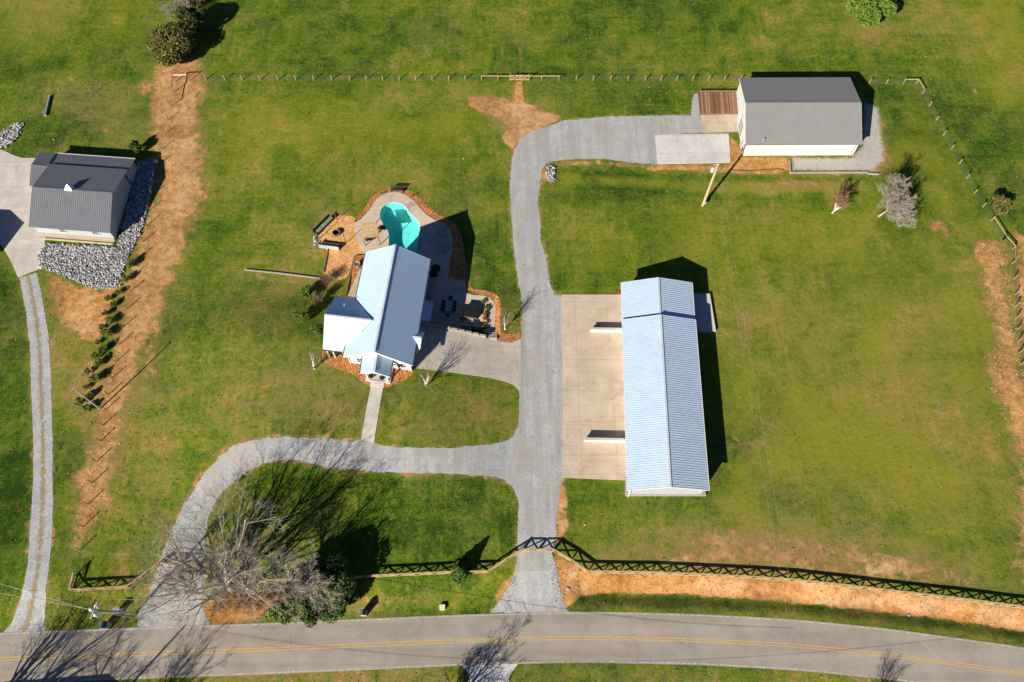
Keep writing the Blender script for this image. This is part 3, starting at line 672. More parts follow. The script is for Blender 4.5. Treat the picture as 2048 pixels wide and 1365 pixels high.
def lane():
    n = 90
    def interp(px):
        g = np.array(GP(px)); s = np.concatenate([[0], np.cumsum(np.linalg.norm(np.diff(g[:, :2], axis=0), axis=1))]); t = np.linspace(0, s[-1], n)
        return np.stack([np.interp(t, s, g[:, 0]), np.interp(t, s, g[:, 1])], 1)
    A = interp(LANE_L); B = interp(LANE_R); k = 8; v = []; uv = []; f = []
    for i in range(n):
        ja, jb = RNG.normal() * .012, RNG.normal() * .012
        for j in range(k + 1):
            t = j / k; q = A[i] * (1 - t) + B[i] * t + (B[i] - A[i]) * ((ja if j == 0 else 0) + (jb if j == k else 0)); v.append((q[0], q[1], float(Z(q[0], q[1])) + .02)); uv.append((t, i / n))
    for i in range(n - 1):
        for j in range(k): a = i * (k + 1) + j; f.append((a, a + k + 1, a + k + 2, a + 1))
    mb = MB(); mb.v = v; mb.f = f; o = part('gravel_lane', mb, 'lane', local=True); o['kind'] = 'structure'
    l = o.data.uv_layers.new(name='across')
    for lp in o.data.loops: l.data[lp.index].uv = uv[lp.vertex_index]
lane()
sheet('barn_apron', [resample([P(1124, 590)[:2], P(1243, 590)[:2], P(1262, 590)[:2], P(1262, 962)[:2], P(1250, 961)[:2], P(1126, 956)[:2]], 2)], .10, 'concrete_tan', 0, .2, zfun=lambda x, y: 0 * x)
sheet('workshop_pad', [resample([P(1310, 270)[:2], P(1457, 268)[:2], P(1461, 326)[:2], P(1315, 329)[:2]], 2)], .08, 'concrete_white', 0, .15, zfun=lambda x, y: 0 * x)
sheet('workshop_ramp', [[P(1402, 231)[:2], P(1480, 229)[:2], P(1483, 264)[:2], P(1404, 266)[:2]]], .05, 'concrete_tan', 0, .1, zfun=lambda x, y: 0 * x)
def under_wall(P_): return [np.array([p[0], min(p[1], float(wall_y(p[0])) - .06), p[2]]) if p[0] < WALLB[0] else p for p in P_]
sheet('house_driveway', [resample(under_wall([p + (np.array([0, 1.6, 0]) if i < 6 else 0) for i, p in enumerate(GP([(838, 668), (860, 666), (886, 670), (935, 679), (970, 684), (984, 686), (1022, 686.5), (1042, 677.5), (1042, 786), (1028.5, 771), (1012.7, 764), (978, 756), (877, 742), (829, 737), (815, 726), (818, 700)]))]), 1.0)], .05, 'concrete_drive', 1.5, .1)
sheet('neighbour_slab', [resample(GP([(-260, 250), (-60, 285), (0, 299), (12, 304), (24, 310), (43.5, 316.5), (70, 317), (100, 318), (100, 470), (90.6, 475.4), (89.4, 492), (78.5, 508), (80, 538), (36, 555.5), (24, 527), (9.7, 502), (0, 487.5), (-60, 450), (-260, 440)]), 1.5)], .05, 'concrete_neighbour', 4, .1)
sheet('south_slab', [resample([P(925, 1332, -1)[:2], P(1036, 1328, -1)[:2], P(1020, 1350, -1)[:2], P(1012, 1400, -1)[:2], P(1005, 1600, -1)[:2], P(945, 1600, -1)[:2], P(946, 1400, -1)[:2], P(938, 1350, -1)[:2]], 1)], .034, 'concrete_white', 0, 0, zfun=lambda x, y: 0 * x - 1)
sheet('front_walk', [resample(GP([(742, 771), (767, 772), (748, 886), (722, 880)]), .8)], .06, 'concrete_plain', 1.5, .1)
DECK_PX = [(710, 446), (714, 444.7), (725, 436), (739, 421.6), (749, 405), (761, 393.6), (770.5, 388), (787, 385), (801, 386.4), (812.7, 391), (826.7, 400.5), (838.4, 414.5), (852.5, 429.8), (869, 440.3), (887.7, 447.3), (899.4, 459), (905, 473), (906.4, 487), (904, 505), (900, 522), (896, 556), (918, 560), (928, 563), (932, 571), (931.6, 587), (948, 591), (965.8, 592), (979, 596), (988.3, 604), (991.6, 614.4), (990.5, 635.5), (988.3, 654), (986, 668), (965, 666), (930, 660), (850, 652), (835, 648), (800, 640), (742, 560), (725, 503), (716, 483), (710.6, 466.7)]
DECK = [P(u, v)[:2] for u, v in DECK_PX]
sheet('pool_deck', [resample(DECK, .8), POOL], .10, 'concrete_pool', 0, .12, zfun=lambda x, y: 0 * x)
sheet('side_path', [[P(720, 540)[:2], P(735, 545)[:2], P(720, 600)[:2], P(697, 596)[:2]]], .31, 'concrete_pool', 0, .1, zfun=lambda x, y: Z(x, y))

# mulch beds
def px0(pts): return [G(u, v)[:2] for u, v in pts]
def bed(pts, off=.05, mat='mulch', jit=.10, label=None, sm=1): return sheet('mulch_bed', [resample(smooth_poly(px0(pts), sm), .4, jit)], off, mat, 1.0)
bed([(714, 440), (712, 434), (725, 424), (734, 410), (742, 396), (757, 384), (772, 378), (792, 376), (812, 380), (826, 386), (838, 395), (850, 408), (864, 420), (884, 432), (900, 440), (916, 455), (926, 480), (930, 520), (938, 555), (940, 578), (965, 580), (990, 586), (1002, 600), (1004, 640), (1002, 662), (1010, 670), (1030, 668), (1042, 662), (1042, 678), (1022, 687), (994, 685), (982, 672), (985, 600), (920, 575), (880, 540), (880, 460), (830, 420), (790, 400), (760, 410), (745, 430), (722, 448)], .03, 'mulch')
bed([(634, 478), (640, 462), (664, 432), (686, 430), (708, 434), (716, 446), (714, 470), (730, 503), (726, 512), (708, 513), (700, 548), (686, 562), (646, 556), (652, 521), (657, 500), (640, 494)], .03, 'mulch_gold')
bed([(709, 514), (728, 512), (722, 560), (700, 600), (690, 598), (698, 560)], .30, 'mulch', sm=0)
bed([(644, 700), (643, 714), (650, 729), (680, 740), (708, 750), (726, 766), (741, 774), (755, 770), (769, 778), (798, 769), (821, 753), (832, 737), (815, 720), (740, 690), (660, 690)], .04, 'mulch')
bed([(926, 606), (932, 602), (930, 640), (926, 648), (922, 646)], .14, 'mulch_gold', .04, sm=0)
bed([(967, 606), (974, 608), (978, 618), (974, 640), (972, 662), (962, 671), (940, 668), (938, 655), (960, 653), (964, 640)], .14, 'mulch_gold', .04, sm=0)
# ------------------------------------------------------------------ pool
def make_pool():
    t = thing('swimming_pool', (float(np.mean([p[0] for p in POOL])), float(np.mean([p[1] for p in POOL])), 0), 'kidney shaped swimming pool with turquoise water in the tan deck', 'swimming pool')
    mb = MB(); n = len(POOL); c = np.mean(np.array(POOL), 0)
    rings = [(1.0, .10), (1.0, -.4), (.985, -1.2), (.93, -1.45), (.5, -1.6)]
    v = []; 
    for k, z in rings:
        for p in POOL: q = c + (np.array(p) - c) * k; v.append((q[0], q[1], z))
    v.append((c[0], c[1], -1.62)); f = []
    for r in range(len(rings) - 1):
        for i in range(n): f.append((r * n + i, (r + 1) * n + i, (r + 1) * n + (i + 1) % n, r * n + (i + 1) % n))
    b = (len(rings) - 1) * n
    for i in range(n): f.append((b + i, len(v) - 1, b + (i + 1) % n))
    mb.v = v; mb.f = f; part('basin', mb, 'pool_plaster', t)
    w = MB(); vv = [(p[0], p[1], -.06) for p in POOL]; w.v = vv; w.f = [tuple(range(n))]; part('water', w, 'pool_water', t)
    cp = MB(); 
    for i in range(n):
        a = np.array(POOL[i]); b_ = np.array(POOL[(i + 1) % n]); na = (a - c) / np.linalg.norm(a - c); nb = (b_ - c) / np.linalg.norm(b_ - c)
        o = [(a[0], a[1], .125), (b_[0], b_[1], .125), (b_[0] + nb[0] * .28, b_[1] + nb[1] * .28, .125), (a[0] + na[0] * .28, a[1] + na[1] * .28, .125)]
        i2 = [(a[0], a[1], -.02), (b_[0], b_[1], -.02)]
        cp.add(o, [(0, 3, 2, 1)]); cp.add([o[0], o[1], i2[1], i2[0]], [(0, 1, 2, 3)])
    part('coping', cp, 'concrete_plain', t)
    ra = MB(); q = P(814, 420); q2 = P(824, 409)
    d = (q2 - q)[:2] / np.linalg.norm((q2 - q)[:2]); nn = np.array([-d[1], d[0]])
    for s_ in (-.3, .3):
        p0 = np.array([q[0] - d[0] * .3, q[1] - d[1] * .3]) + nn * s_; p1 = p0 + d * 1.5
        ra.tube([(p0[0], p0[1], -.9), (p0[0], p0[1], .5), (p0[0] + d[0] * .3, p0[1] + d[1] * .3, .85), (p1[0] - d[0] * .2, p1[1] - d[1] * .2, .6), (p1[0], p1[1], .1)], .035, 6)
    part('hand_rail', ra, 'metal_galv', t)
    lv = MB(); rr = np.random.default_rng(3); pts = []
    while len(pts) < 60:
        u_, v_ = rr.normal(822, 9), rr.normal(449, 11); p = P(u_, v_)
        if inside(np.array([p[0]]), np.array([p[1]]), POOL)[0]: pts.append((p[0], p[1], -.045))
    lv.leaves(np.array(pts), rr.uniform(.05, .13, len(pts)), rr); 
    for i in range(len(lv.v)): lv.v[i] = (lv.v[i][0], lv.v[i][1], -.04 + (lv.v[i][2] + .045) * .1)
    o = part('floating_leaf', lv, 'leaf_brown'); tag(o, 'scattered dead leaves floating on the turquoise pool water', 'leaves', kind='stuff')
make_pool()

# ------------------------------------------------------------------ buildings
def gable(name, label, cat, A, B, SN, SS, zr, zeN, zeS, zb, roofmat, wallmat, rib=.38, ov=.45, ovg=.45, thing_=None, ribmat=None, trim='trim_white', gut=True, walls=True, group=None, gutmat='metal_galv', wallbase=None, split=None, ribh=.032):
    """A,B ridge ends (xy); SN, SS vectors from ridge to the two eaves; roof with standing ribs; walls inset under it"""
    A = np.array(A[:2], float); B = np.array(B[:2], float); SN = np.array(SN, float); SS = np.array(SS, float)
    t = thing_ or thing(name, ((A[0] + B[0]) / 2, (A[1] + B[1]) / 2, zb if not hasattr(zb, '__len__') else min(zb)), label, cat, group)
    d = (B - A); L = np.linalg.norm(d); d /= L
    for S, ze in ((SN, zeN), (SS, zeS)):
        mb = MB(); rb = MB()
        q = [(A[0], A[1], zr), (B[0], B[1], zr), (B[0] + S[0], B[1] + S[1], ze), (A[0] + S[0], A[1] + S[1], ze)]
        n = Vector(q[1]) - Vector(q[0]); n = n.cross(Vector(q[3]) - Vector(q[0]))
        if n.z < 0: q = [q[1], q[0], q[3], q[2]]
        mb.slab(q, .12); n.normalize(); 
        if n.z < 0: n = -n
        k = max(2, int(L / rib)); 
        for i in range(k + 1):
            s_ = L * i / k; s_ = min(max(s_, .03), L - .03); p0 = A + d * s_; p1 = p0 + S
            a = Vector((p0[0], p0[1], zr)) + n * ribh * .5; b = Vector((p1[0], p1[1], ze)) + n * ribh * .5
            rb.beam(a, b, .055, ribh, n)
        o = part('roof_slope', mb, roofmat, t)
        part('standing_rib', rb, ribmat or roofmat, o)['kind'] = 'stuff'
    cp = MB(); 
    cp.beam((A[0], A[1], zr + .05), (B[0], B[1], zr + .05), .32, .05); part('ridge_cap', cp, 'roof_ridge' if 'silver' in roofmat else roofmat, t)
    if gut:
        for S, ze in ((SN, zeN), (SS, zeS)):
            g = MB(); u = S / np.linalg.norm(S) * .08
            a = A + S + u; b = B + S + u; g.beam((a[0], a[1], ze - .08), (b[0], b[1], ze - .08), .13, .12); part('gutter', g, gutmat, t)
    # rake boards
    for E_ in (A - d * .02, B + d * .02):
        for S, ze in ((SN, zeN), (SS, zeS)): rk = MB(); rk.beam((E_[0], E_[1], zr - .1), (E_[0] + S[0], E_[1] + S[1], ze - .1), .04, .2); part('rake_board', rk, trim, t)
    if walls:
        a2 = A + d * ovg; b2 = B - d * ovg; fN = 1 - ov / np.linalg.norm(SN); fS = 1 - ov / np.linalg.norm(SS)
        w = MB(); zN = zr + (zeN - zr) * fN - .125; zS = zr + (zeS - zr) * fS - .125
        pts = []
        for E_ in (a2, b2): pts.append([E_ + SN * fN, E_, E_ + SS * fS])
        v = []; zbl = zb if hasattr(zb, '__len__') else [zb] * 4
        (an, am, as_), (bn, bm_, bs) = pts
        v = [(an[0], an[1], zbl[0]), (as_[0], as_[1], zbl[1]), (bs[0], bs[1], zbl[2]), (bn[0], bn[1], zbl[3]),
             (an[0], an[1], zN), (am[0], am[1], zr - .125), (as_[0], as_[1], zS), (bs[0], bs[1], zS), (bm_[0], bm_[1], zr - .125), (bn[0], bn[1], zN)]
        w.add(v, [(0, 1, 6, 5, 4), (2, 3, 9, 8, 7), (1, 2, 7, 6), (3, 0, 4, 9), (4, 5, 8, 9), (5, 6, 7, 8), (3, 2, 1, 0)])
        part('wall', w, wallmat, t)
    return t
def opening(parent, p, rz, w, h, z, kind='window', proud=.06):
    """window or door on a wall at p=(x,y) with the wall running along rz, outward -90deg of it"""
    nx, ny = math.sin(rz), -math.cos(rz)
    fr = MB(); c = (p[0] + nx * proud * .5, p[1] + ny * proud * .5)
    ux, uy = math.cos(rz), math.sin(rz)
    f = MB()
    for s_ in (-1, 1): f.box((c[0] + ux * s_ * w / 2, c[1] + uy * s_ * w / 2, z), (.12, proud * 2, h + .12), rz)
    for s_ in (-1, 1): f.box((c[0], c[1], z + s_ * h / 2), (w - .12, proud * 2, .12), rz)
    if kind == 'window': f.box((c[0], c[1], z), (.05, proud * 1.6, h - .12), rz); f.box((c[0], c[1], z), (w - .2, proud * 1.5, .05), rz)
    o = part(kind, f, 'trim_white', parent)
    g = MB(); g.box((p[0] + nx * .01, p[1] + ny * .01, z), (w - .1, .07, h - .1), rz); part('pane' if kind == 'window' else 'door_leaf', g, 'glass_dark' if kind == 'window' else 'door_grey', o)
    return o

# long open-fronted barn ------------------------------------------------
zs = 5.25; zn = 4.78; w2 = 5.85
a_ = P(1321.3, 629.5, zs); b_ = P(1341, 974.5, zs); n_ = P(1316.7, 555.2, zn)
ax = (a_ - b_)[:2]; ax = ax / np.linalg.norm(ax); sx = np.array([1.0, 0.0])
a_n = a_[:2]; stepN = P(1321, 628, zn)[:2]
barn = gable('long_garage', 'long garage with silver ribbed metal roof in two levels beside the tan apron', 'garage', a_n, b_[:2], sx * -w2, sx * w2, zs, 3.62, 3.62, [.1] * 4, 'roof_silver', 'wall_grey', .37, .45, .3, ribmat='roof_silver_rib', gutmat='trim_white')
gable('', '', '', n_[:2], n_[:2] + (a_n - n_[:2]) * 1.04, sx * -w2, sx * w2, zn, 3.18, 3.18, [.1] * 4, 'roof_silver', 'wall_grey', .37, .45, .3, thing_=barn, ribmat='roof_silver_rib', gutmat='trim_white')
def barn_extras():
    w = MB(); 
    for v0, ua, ub, hh in ((661, 1180, 1246, 1.0), (880, 1168, 1256, 1.0)):
        a = P(ua, v0 + 3); b = P(ub + 10, v0 + 5 if v0 > 800 else v0 + 4); w = MB()
        w.v = []; w.beam((a[0], a[1], .1 + hh / 2 - .02), (b[0], b[1], .1 + hh / 2 - .02), .32, hh)
        o = thing('wing_wall', (a[0], a[1], .1), 'low cream wall across the tan apron, ' + ('the northern of two' if v0 < 800 else 'the southern of two'), 'wall', 'low walls on the garage apron')
        m2 = MB(); m2.beam((a[0], a[1], .1 + hh / 2), (b[0], b[1], .1 + hh / 2), .28, hh); part('wall_body', m2, 'wall_cream', o)
        c = MB(); c.beam((a[0] - .06, a[1], .1 + hh + .04), (b[0], b[1], .1 + hh + .04), .4, .08); part('coping', c, 'concrete_plain', o)
    f = MB(); a = P(1250, 958); b = P(1250, 993); c = P(1411, 993)
    f.prism([(a[0], a[1]), (b[0], b[1]), (c[0], c[1]), (c[0], c[1] + 3.5), (a[0] + 3, a[1])], -.1, .5); part('foundation', f, 'block_grey', barn)
    g = MB(); x0 = P(1385, 590)[0]; x1 = P(1420, 590)[0]; y0 = P(1420, 665)[1]; y1 = P(1420, 591)[1]
    g.prism([(x0 - 1, y0), (x1, y0), (x1 - .15, y1), (x0 - 1, y1)], -.1, .55); part('side_slab', g, 'concrete_plain', barn)
    for u in (1262, 1404):
        q = P(u, 986); d = MB(); d.tube([(q[0], q[1] + .4, 3.4), (q[0], q[1] + .1, 3.1), (q[0], q[1] + .1, .55)], .06, 6); part('downspout', d, 'trim_white', barn)
    # dark open bays along the west side
    Wx = float((a_n + b_[:2])[0] / 2 - w2 + .45)
    for k in range(7):
        t = (k + .5) / 7; c0 = a_n + (b_[:2] - a_n) * t; xw = c0[0] - w2 + .42
        m = MB(); m.box((xw, c0[1], 1.5), (.06, 4.2, 2.8)); o = part('garage_door', m, 'trim_white', barn)
        h = MB(); h.box((xw - .05, c0[1], .7), (.05, .5, .06)); part('handle', h, 'metal_dark', o)
barn_extras()

# workshop in the north-east -------------------------------------------
A0 = P(1491, 206.5, 6.05)[:2]; B0 = P(1722.4, 205.6, 6.05)[:2]
NW = P(1478.6, 157, 3.75)[:2]; SW = P(1490.7, 289, 3.45)[:2]
shop = gable('workshop', 'white walled workshop with plain grey metal roof beside the timber deck', 'workshop', A0, B0, NW - A0, SW - A0, 6.05, 3.75, 3.45, 0, 'roof_grey', 'wall_cream', .3, .3, .3, trim='trim_white', gutmat='roof_grey', ribh=.03)
def shop_extras():
    wx = A0 + (SW - A0) * .5; rz = math.atan2(*( (SW - A0)[::-1])) 
    d = (SW - A0) / np.linalg.norm(SW - A0); dd = (B0 - A0) / np.linalg.norm(B0 - A0)
    def onwall(t): q = A0 + dd * .3 + (d if t > 0 else -(NW - A0) * -1 / np.linalg.norm(NW - A0)) * abs(t); return q
    for t, w, h, z, kd in ((5.2, 1.0, 2.1, 1.1, 'door'), (1.5, 3.0, 2.9, 1.5, 'door'), (-5.2, 1.0, 1.0, 1.9, 'window')):
        q = onwall(t) if t > 0 else A0 + dd * .3 + (NW - A0) / np.linalg.norm(NW - A0) * abs(t)
        opening(shop, q, R(-90) + .03, w, h, z, kd)
    for u in (1540, 1600, 1660):
        pass
    lm = MB(); q = onwall(7.1); lm.box((q[0] - .1, q[1] - .1, 2.9), (.2, .2, .3)); part('wall_lamp', lm, 'metal_dark', shop)
    ds = MB(); e = B0 + (SW - A0); ds.tube([(e[0] - .4, e[1] - .02, 3.2), (e[0] - .7, e[1] + .3, 2.9), (e[0] - .7, e[1] + .32, .1)], .06, 6); part('downspout', ds, 'metal_dark', shop)
    # little vent pipe on the roof seen by the pole shadow
    vp = MB(); q = P(1526, 286, 3.7); vp.tube([(q[0], q[1] + .3, 3.5), (q[0], q[1] + .3, 4.3)], .07, 8); vp.lathe((q[0], q[1] + .3, 4.3), [(.13, 0), (.16, .08), (.02, .18)], 8); part('vent_pipe', vp, 'metal_galv', shop)
shop_extras()
def timber_deck():
    c = [P(1396, 188)[:2], P(1474, 188)[:2], P(1479, 229)[:2], P(1400, 231)[:2]]
    t = thing('timber_deck', (*np.mean(c, 0), 0), 'weathered brown timber deck against the west wall of the workshop', 'deck')
    n = 34
    mb = MB()
    for i in range(n):
        s0, s1 = (i + .06) / n, (i + .94) / n
        a = c[0] * (1 - s0) + c[1] * s0; b = c[0] * (1 - s1) + c[1] * s1; e = c[3] * (1 - s1) + c[2] * s1; f = c[3] * (1 - s0) + c[2] * s0
        mb.slab([(f[0], f[1], .45), (e[0], e[1], .45), (b[0], b[1], .45), (a[0], a[1], .45)], .05)
    part('deck_boards', mb, 'deck_boards', t)
    fr = MB()
    for i in range(4): a = c[i]; b = c[(i + 1) % 4]; fr.beam((a[0], a[1], .2), (b[0], b[1], .2), .1, .4)
    part('frame', fr, 'post_dark', t)
    e = MB(); e.beam((c[0][0], c[0][1] + .1, .42), (c[1][0], c[1][1] + .1, .42), .12, .8); part('rear_board', e, 'post_dark', t)
timber_deck()

# neighbour's building on the west --------------------------------------
LA = P(63.8, 375, 4.92)[:2]; LB = P(223.6, 386.5, 4.92)[:2]; LS = P(56.7, 455, 2.9)[:2] - LA; LSE = P(219.5, 465, 2.9)[:2] - LB; LS = (LS + LSE) / 2
LN = P(269.5, 317, 2.6)[:2] - LB; kf = .66
nb = gable('neighbour_house', 'grey roofed building beside the white rock bed at the west edge', 'building', LA, LB, LN * kf, LS, 4.92, 4.92 - (4.92 - 2.75) * kf, 2.9, 0, 'roof_slate', 'wall_grey', .33, .5, .35, gut=False, ribh=.035)
mz = 4.92 - (4.92 - 2.75) * kf
A1 = P(111, 322, 3.5)[:2]
def nb_lower():
    u = LN * (kf - .02); d = (LB - LA); d /= np.linalg.norm(d)
    a = LA + u + d * -.5; b = LB + u; e = LN * (1.02 - kf); z0 = mz - .32; z1 = 2.45
    m = MB(); q = [(a[0], a[1], z0), (b[0], b[1], z0), (b[0] + e[0], b[1] + e[1], z1), (a[0] + e[0], a[1] + e[1], z1)]; q = q[::-1]
    m.slab(q, .1); o = part('lower_roof', m, 'roof_slate', nb); rb = MB(); L = np.linalg.norm(b - a); k = int(L / .33)
    for i in range(k + 1):
        p = a + d * (L * i / k); rb.beam((p[0], p[1], z0 + .02), (p[0] + e[0], p[1] + e[1], z1 + .02), .055, .035)
    part('standing_rib', rb, 'roof_slate', o)['kind'] = 'stuff'
    w = MB(); a2 = a + d * .3; b2 = b - d * .35; w.prism([tuple(a2 - e * .3), tuple(b2 - e * .3), tuple(b2 + e * .9), tuple(a2 + e * .9)], 0, [z0 - .12, z0 - .12, z1 - .06, z1 - .06]); part('rear_wall', w, 'wall_grey', nb)
    tr = MB(); tr.beam((a[0] + e[0], a[1] + e[1] + .05, z1 - .02), (b[0] + e[0], b[1] + e[1] + .05, z1 - .02), .08, .14); part('eave_trim', tr, 'trim_white', nb)
    # west wing with its own low ridge
    ln = LN / np.linalg.norm(LN)
    def pz(q): return 4.92 - (4.92 - 2.75) * float(np.dot(np.asarray(q)[:2] - LB, ln)) / float(np.linalg.norm(LN))
    def on(u, v): return min((P(u, v, z) for z in np.arange(2.2, 5, .02)), key=lambda q: abs(pz(q) - q[2]))
    r0, r1, n0 = on(62.5, 330.5), on(92, 333.5), on(80, 304.8); zr_ = (r0[2] + r1[2]) / 2
    gable('', '', '', r0[:2], r1[:2], n0[:2] - r0[:2], P(58.7, 371.5, 2.9)[:2] - r0[:2], zr_ + .02, n0[2], 2.9, 0, 'roof_slate', 'wall_grey', .33, .4, .3, thing_=nb, gut=False, ribh=.035)
    # roof lantern on the ridge
    c = P(141, 378, 4.95); cu = MB(); cu.box((c[0], c[1], 5.05), (.9, .9, .7), R(-5)); o = part('cupola', cu, 'trim_white', nb)
    cr = MB(); cr.add([(c[0] - .65, c[1] - .65, 5.42), (c[0] + .65, c[1] - .65, 5.42), (c[0] + .65, c[1] + .65, 5.42), (c[0] - .65, c[1] + .65, 5.42), (c[0], c[1], 6.2)], [(0, 1, 4), (1, 2, 4), (2, 3, 4), (3, 0, 4), (3, 2, 1, 0)]); part('cupola_roof', cr, 'metal_galv', o)
    rz = math.atan2((LB - LA)[1], (LB - LA)[0]); n = np.array([math.sin(rz), -math.cos(rz)])
    base = LA + LS * (1 - .5 / np.linalg.norm(LS))
    for t in (.37, .78):
        q = base + (LB - LA) * t; opening(nb, q, rz, 1.15, 1.0, 1.75)
    fd = MB(); p0 = base + (LB - LA) * .03 ; p1 = base + (LB - LA) * .97
    fd.beam((p0[0] + n[0] * .04, p0[1] + n[1] * .04, .28), (p1[0] + n[0] * .04, p1[1] + n[1] * .04, .28), .2, .55); part('base_board', fd, 'wall_block', nb)
    st = MB(); st.prism([tuple(p0 + n * .1), tuple(p0 + n * 1.0), tuple(p1 + n * 1.0), tuple(p1 + n * .1)][::-1], -.1, .1); o = part('terrace_kerb', st, 'foundation_beige', nb)
    k2 = MB(); k2.beam((p0[0] + n[0] * 1.05 + .9, p0[1] + n[1] * 1.05, .12), (p1[0] + n[0] * 1.05, p1[1] + n[1] * 1.05, .12), .16, .4); part('kerb_timber', k2, 'foundation_beige', nb)
nb_lower()

# farmhouse ---------------------------------------------------------------
HR, HE = 9.1, 5.85
hA = P(790.6, 489.7, HR)[:2]; hB = P(748.3, 704, HR)[:2]
sE = (P(862.1, 517.4, HE)[:2] - hA + P(823, 726.7, HE)[:2] - hB) / 2; sW = (P(730.8, 502.3, HE)[:2] - hA + P(686.6, 709.6, HE)[:2] - hB) / 2
sd2 = (sE - sW) / 2; sE = sd2; sW = -sd2
house = gable('farmhouse', 'two storey house with silver ribbed metal roof between the pool and the front walk', 'house', hA, hB, sW, sE, HR, HE, HE, [-.05, 2.0, 2.0, -.05], 'roof_silver', 'wall_white', .36, .5, .5, ribmat='roof_silver_rib', gutmat='metal_dark')
hd = (hB - hA); hL = np.linalg.norm(hd); hd /= hL; hs = sd2 / np.linalg.norm(sd2); HW = np.linalg.norm(sd2)
def hz(p): # height of the west slope above a point
    return HR + (HE - HR) * abs(np.dot(p - hA, hs)) / HW
def house_extras():
    # west wing: ridge from the gable end to where it meets the main slope
    best = None
    for z in np.arange(6, 9, .02):
        q = P(742.4, 641, z)[:2]; e = abs(hz(q) - z)
        if best is None or e < best[0]: best = (e, z, q)
    zw = best[1]; rE = best[2]; rW = P(649.5, 630.2, zw)[:2]
    nE = P(671.5, 592.4, HE)[:2] - rW; s_ = P(646.3, 699, HE)[:2] - rW
    rI = rE + (rE - rW) / np.linalg.norm(rE - rW) * .25
    def slope(S, nm):
        mb = MB(); p0 = rW; p1 = rI
        # end of the eave where it meets the main eave line
        def meet(c0, dr):
            for t in np.arange(0, 12, .01):
                q = c0 + dr * t
                if np.dot(q - hA, hs) > -HW + .05: return q
            return c0 + dr * 4
        dr = (rE - rW) / np.linalg.norm(rE - rW); e1 = meet(rW + S, dr); e0 = rW + S
        q = [(p0[0], p0[1], zw), (p1[0], p1[1], zw + .0), (e1[0], e1[1], HE + .02), (e0[0], e0[1], HE + .02)]
        n = (Vector(q[1]) - Vector(q[0])).cross(Vector(q[3]) - Vector(q[0])); 
        if n.z < 0: q = q[::-1]; n = -n
        n.normalize(); mb.slab(q, .12); o = part('roof_slope', mb, 'roof_silver', house); rb = MB()
        L1 = np.linalg.norm(rE - rW); L2 = np.linalg.norm(e1 - e0); k = int(L1 / .36)
        for i in range(k + 1):
            sx_ = L1 * i / k; pr = rW + dr * sx_; 
            if sx_ <= L2: pe = pr + S; ze = HE + .02
            else:
                f = (L1 - sx_) / max(L1 - L2, 1e-3); pe = pr + S * f; ze = zw + (HE - zw) * f
            a = Vector((pr[0], pr[1], zw)) + n * .025; b = Vector((pe[0], pe[1], ze)) + n * .025
            if (a - b).length > .15: rb.beam(a, b, .055, .045, n)
        part('standing_rib', rb, 'roof_silver_rib', o)['kind'] = 'stuff'
        return e0, e1
    a0, a1 = slope(nE, 'n'); b0, b1 = slope(s_, 's')
    c = MB(); c.beam((rW[0], rW[1], zw + .05), (rE[0], rE[1], zw + .05), .3, .05); part('ridge_cap', c, 'roof_ridge', house)
    rk = MB(); rk.beam((rW[0], rW[1], zw - .1), (a0[0], a0[1], HE - .1), .05, .2); part('rake_board', rk, 'trim_white', house); rk = MB(); rk.beam((rW[0], rW[1], zw - .1), (b0[0], b0[1], HE - .1), .05, .2); part('rake_board', rk, 'trim_white', house)
    g = MB(); u = s_ / np.linalg.norm(s_) * .08; g.beam((b0[0] + u[0], b0[1] + u[1], HE - .1), (b1[0] + u[0], b1[1] + u[1], HE - .1), .13, .12); part('gutter', g, 'metal_dark', house)
    w = MB(); dr = (rE - rW) / np.linalg.norm(rE - rW); fN = 1 - .5 / np.linalg.norm(nE); fS = 1 - 1.1 / np.linalg.norm(s_)
    i0 = rW + dr * .45; i1 = rW + dr * 6.0
    P4 = [i0 + nE * fN, i0, i0 + s_ * fS]; Q4 = [i1 + nE * fN, i1, i1 + s_ * fS]
    zN = zw + (HE - zw) * fN - .13; zS = zw + (HE - zw) * fS - .13; zc = zw - .13
    v = [(*P4[0], 1.0), (*P4[2], 2.0), (*Q4[2], 2.0), (*Q4[0], 1.0), (*P4[0], zN), (*P4[1], zc), (*P4[2], zS), (*Q4[2], zS), (*Q4[1], zc), (*Q4[0], zN)]
    w.add(v, [(0, 1, 6, 5, 4), (2, 3, 9, 8, 7), (1, 2, 7, 6), (3, 0, 4, 9), (4, 5, 8, 9), (5, 6, 7, 8), (3, 2, 1, 0)]); part('wing_wall', w, 'wall_white', house)
    # wing porch posts
    for k in (.12, .5):
        q = b0 + (b1 - b0) * k - s_ / np.linalg.norm(s_) * .25; m = MB(); m.box((q[0], q[1], 4.1), (.16, .16, 3.3)); part('porch_post', m, 'trim_white', house)
    # vent pipes
    for u_, v_, z_ in ((690, 613, 6.6), (812, 652, 7.0)):
        q = P(u_, v_, z_); zz = hz(q[:2]) if u_ > 750 else zw + (HE - zw) * abs(np.dot(q[:2] - rW, nE / np.linalg.norm(nE))) / np.linalg.norm(nE)
        m = MB(); m.tube([(q[0], q[1], zz - .1), (q[0], q[1], zz + .5)], .07, 8); m.lathe((q[0], q[1], zz - .02), [(.2, 0), (.12, .12), (.08, .14)], 8); part('vent_pipe', m, 'metal_galv', house)
    # front porch
    pz, pe = 7.15, 5.72
    pa = P(753.4, 704.5, pz)[:2]; pb = P(748, 744, pz)[:2]; pw = (P(719.7, 745, pe)[:2] - pb); pE = (P(779.6, 752.8, pe)[:2] - pb)
    h = (pE - pw) / 2; ctr = (pE + pw) / 2
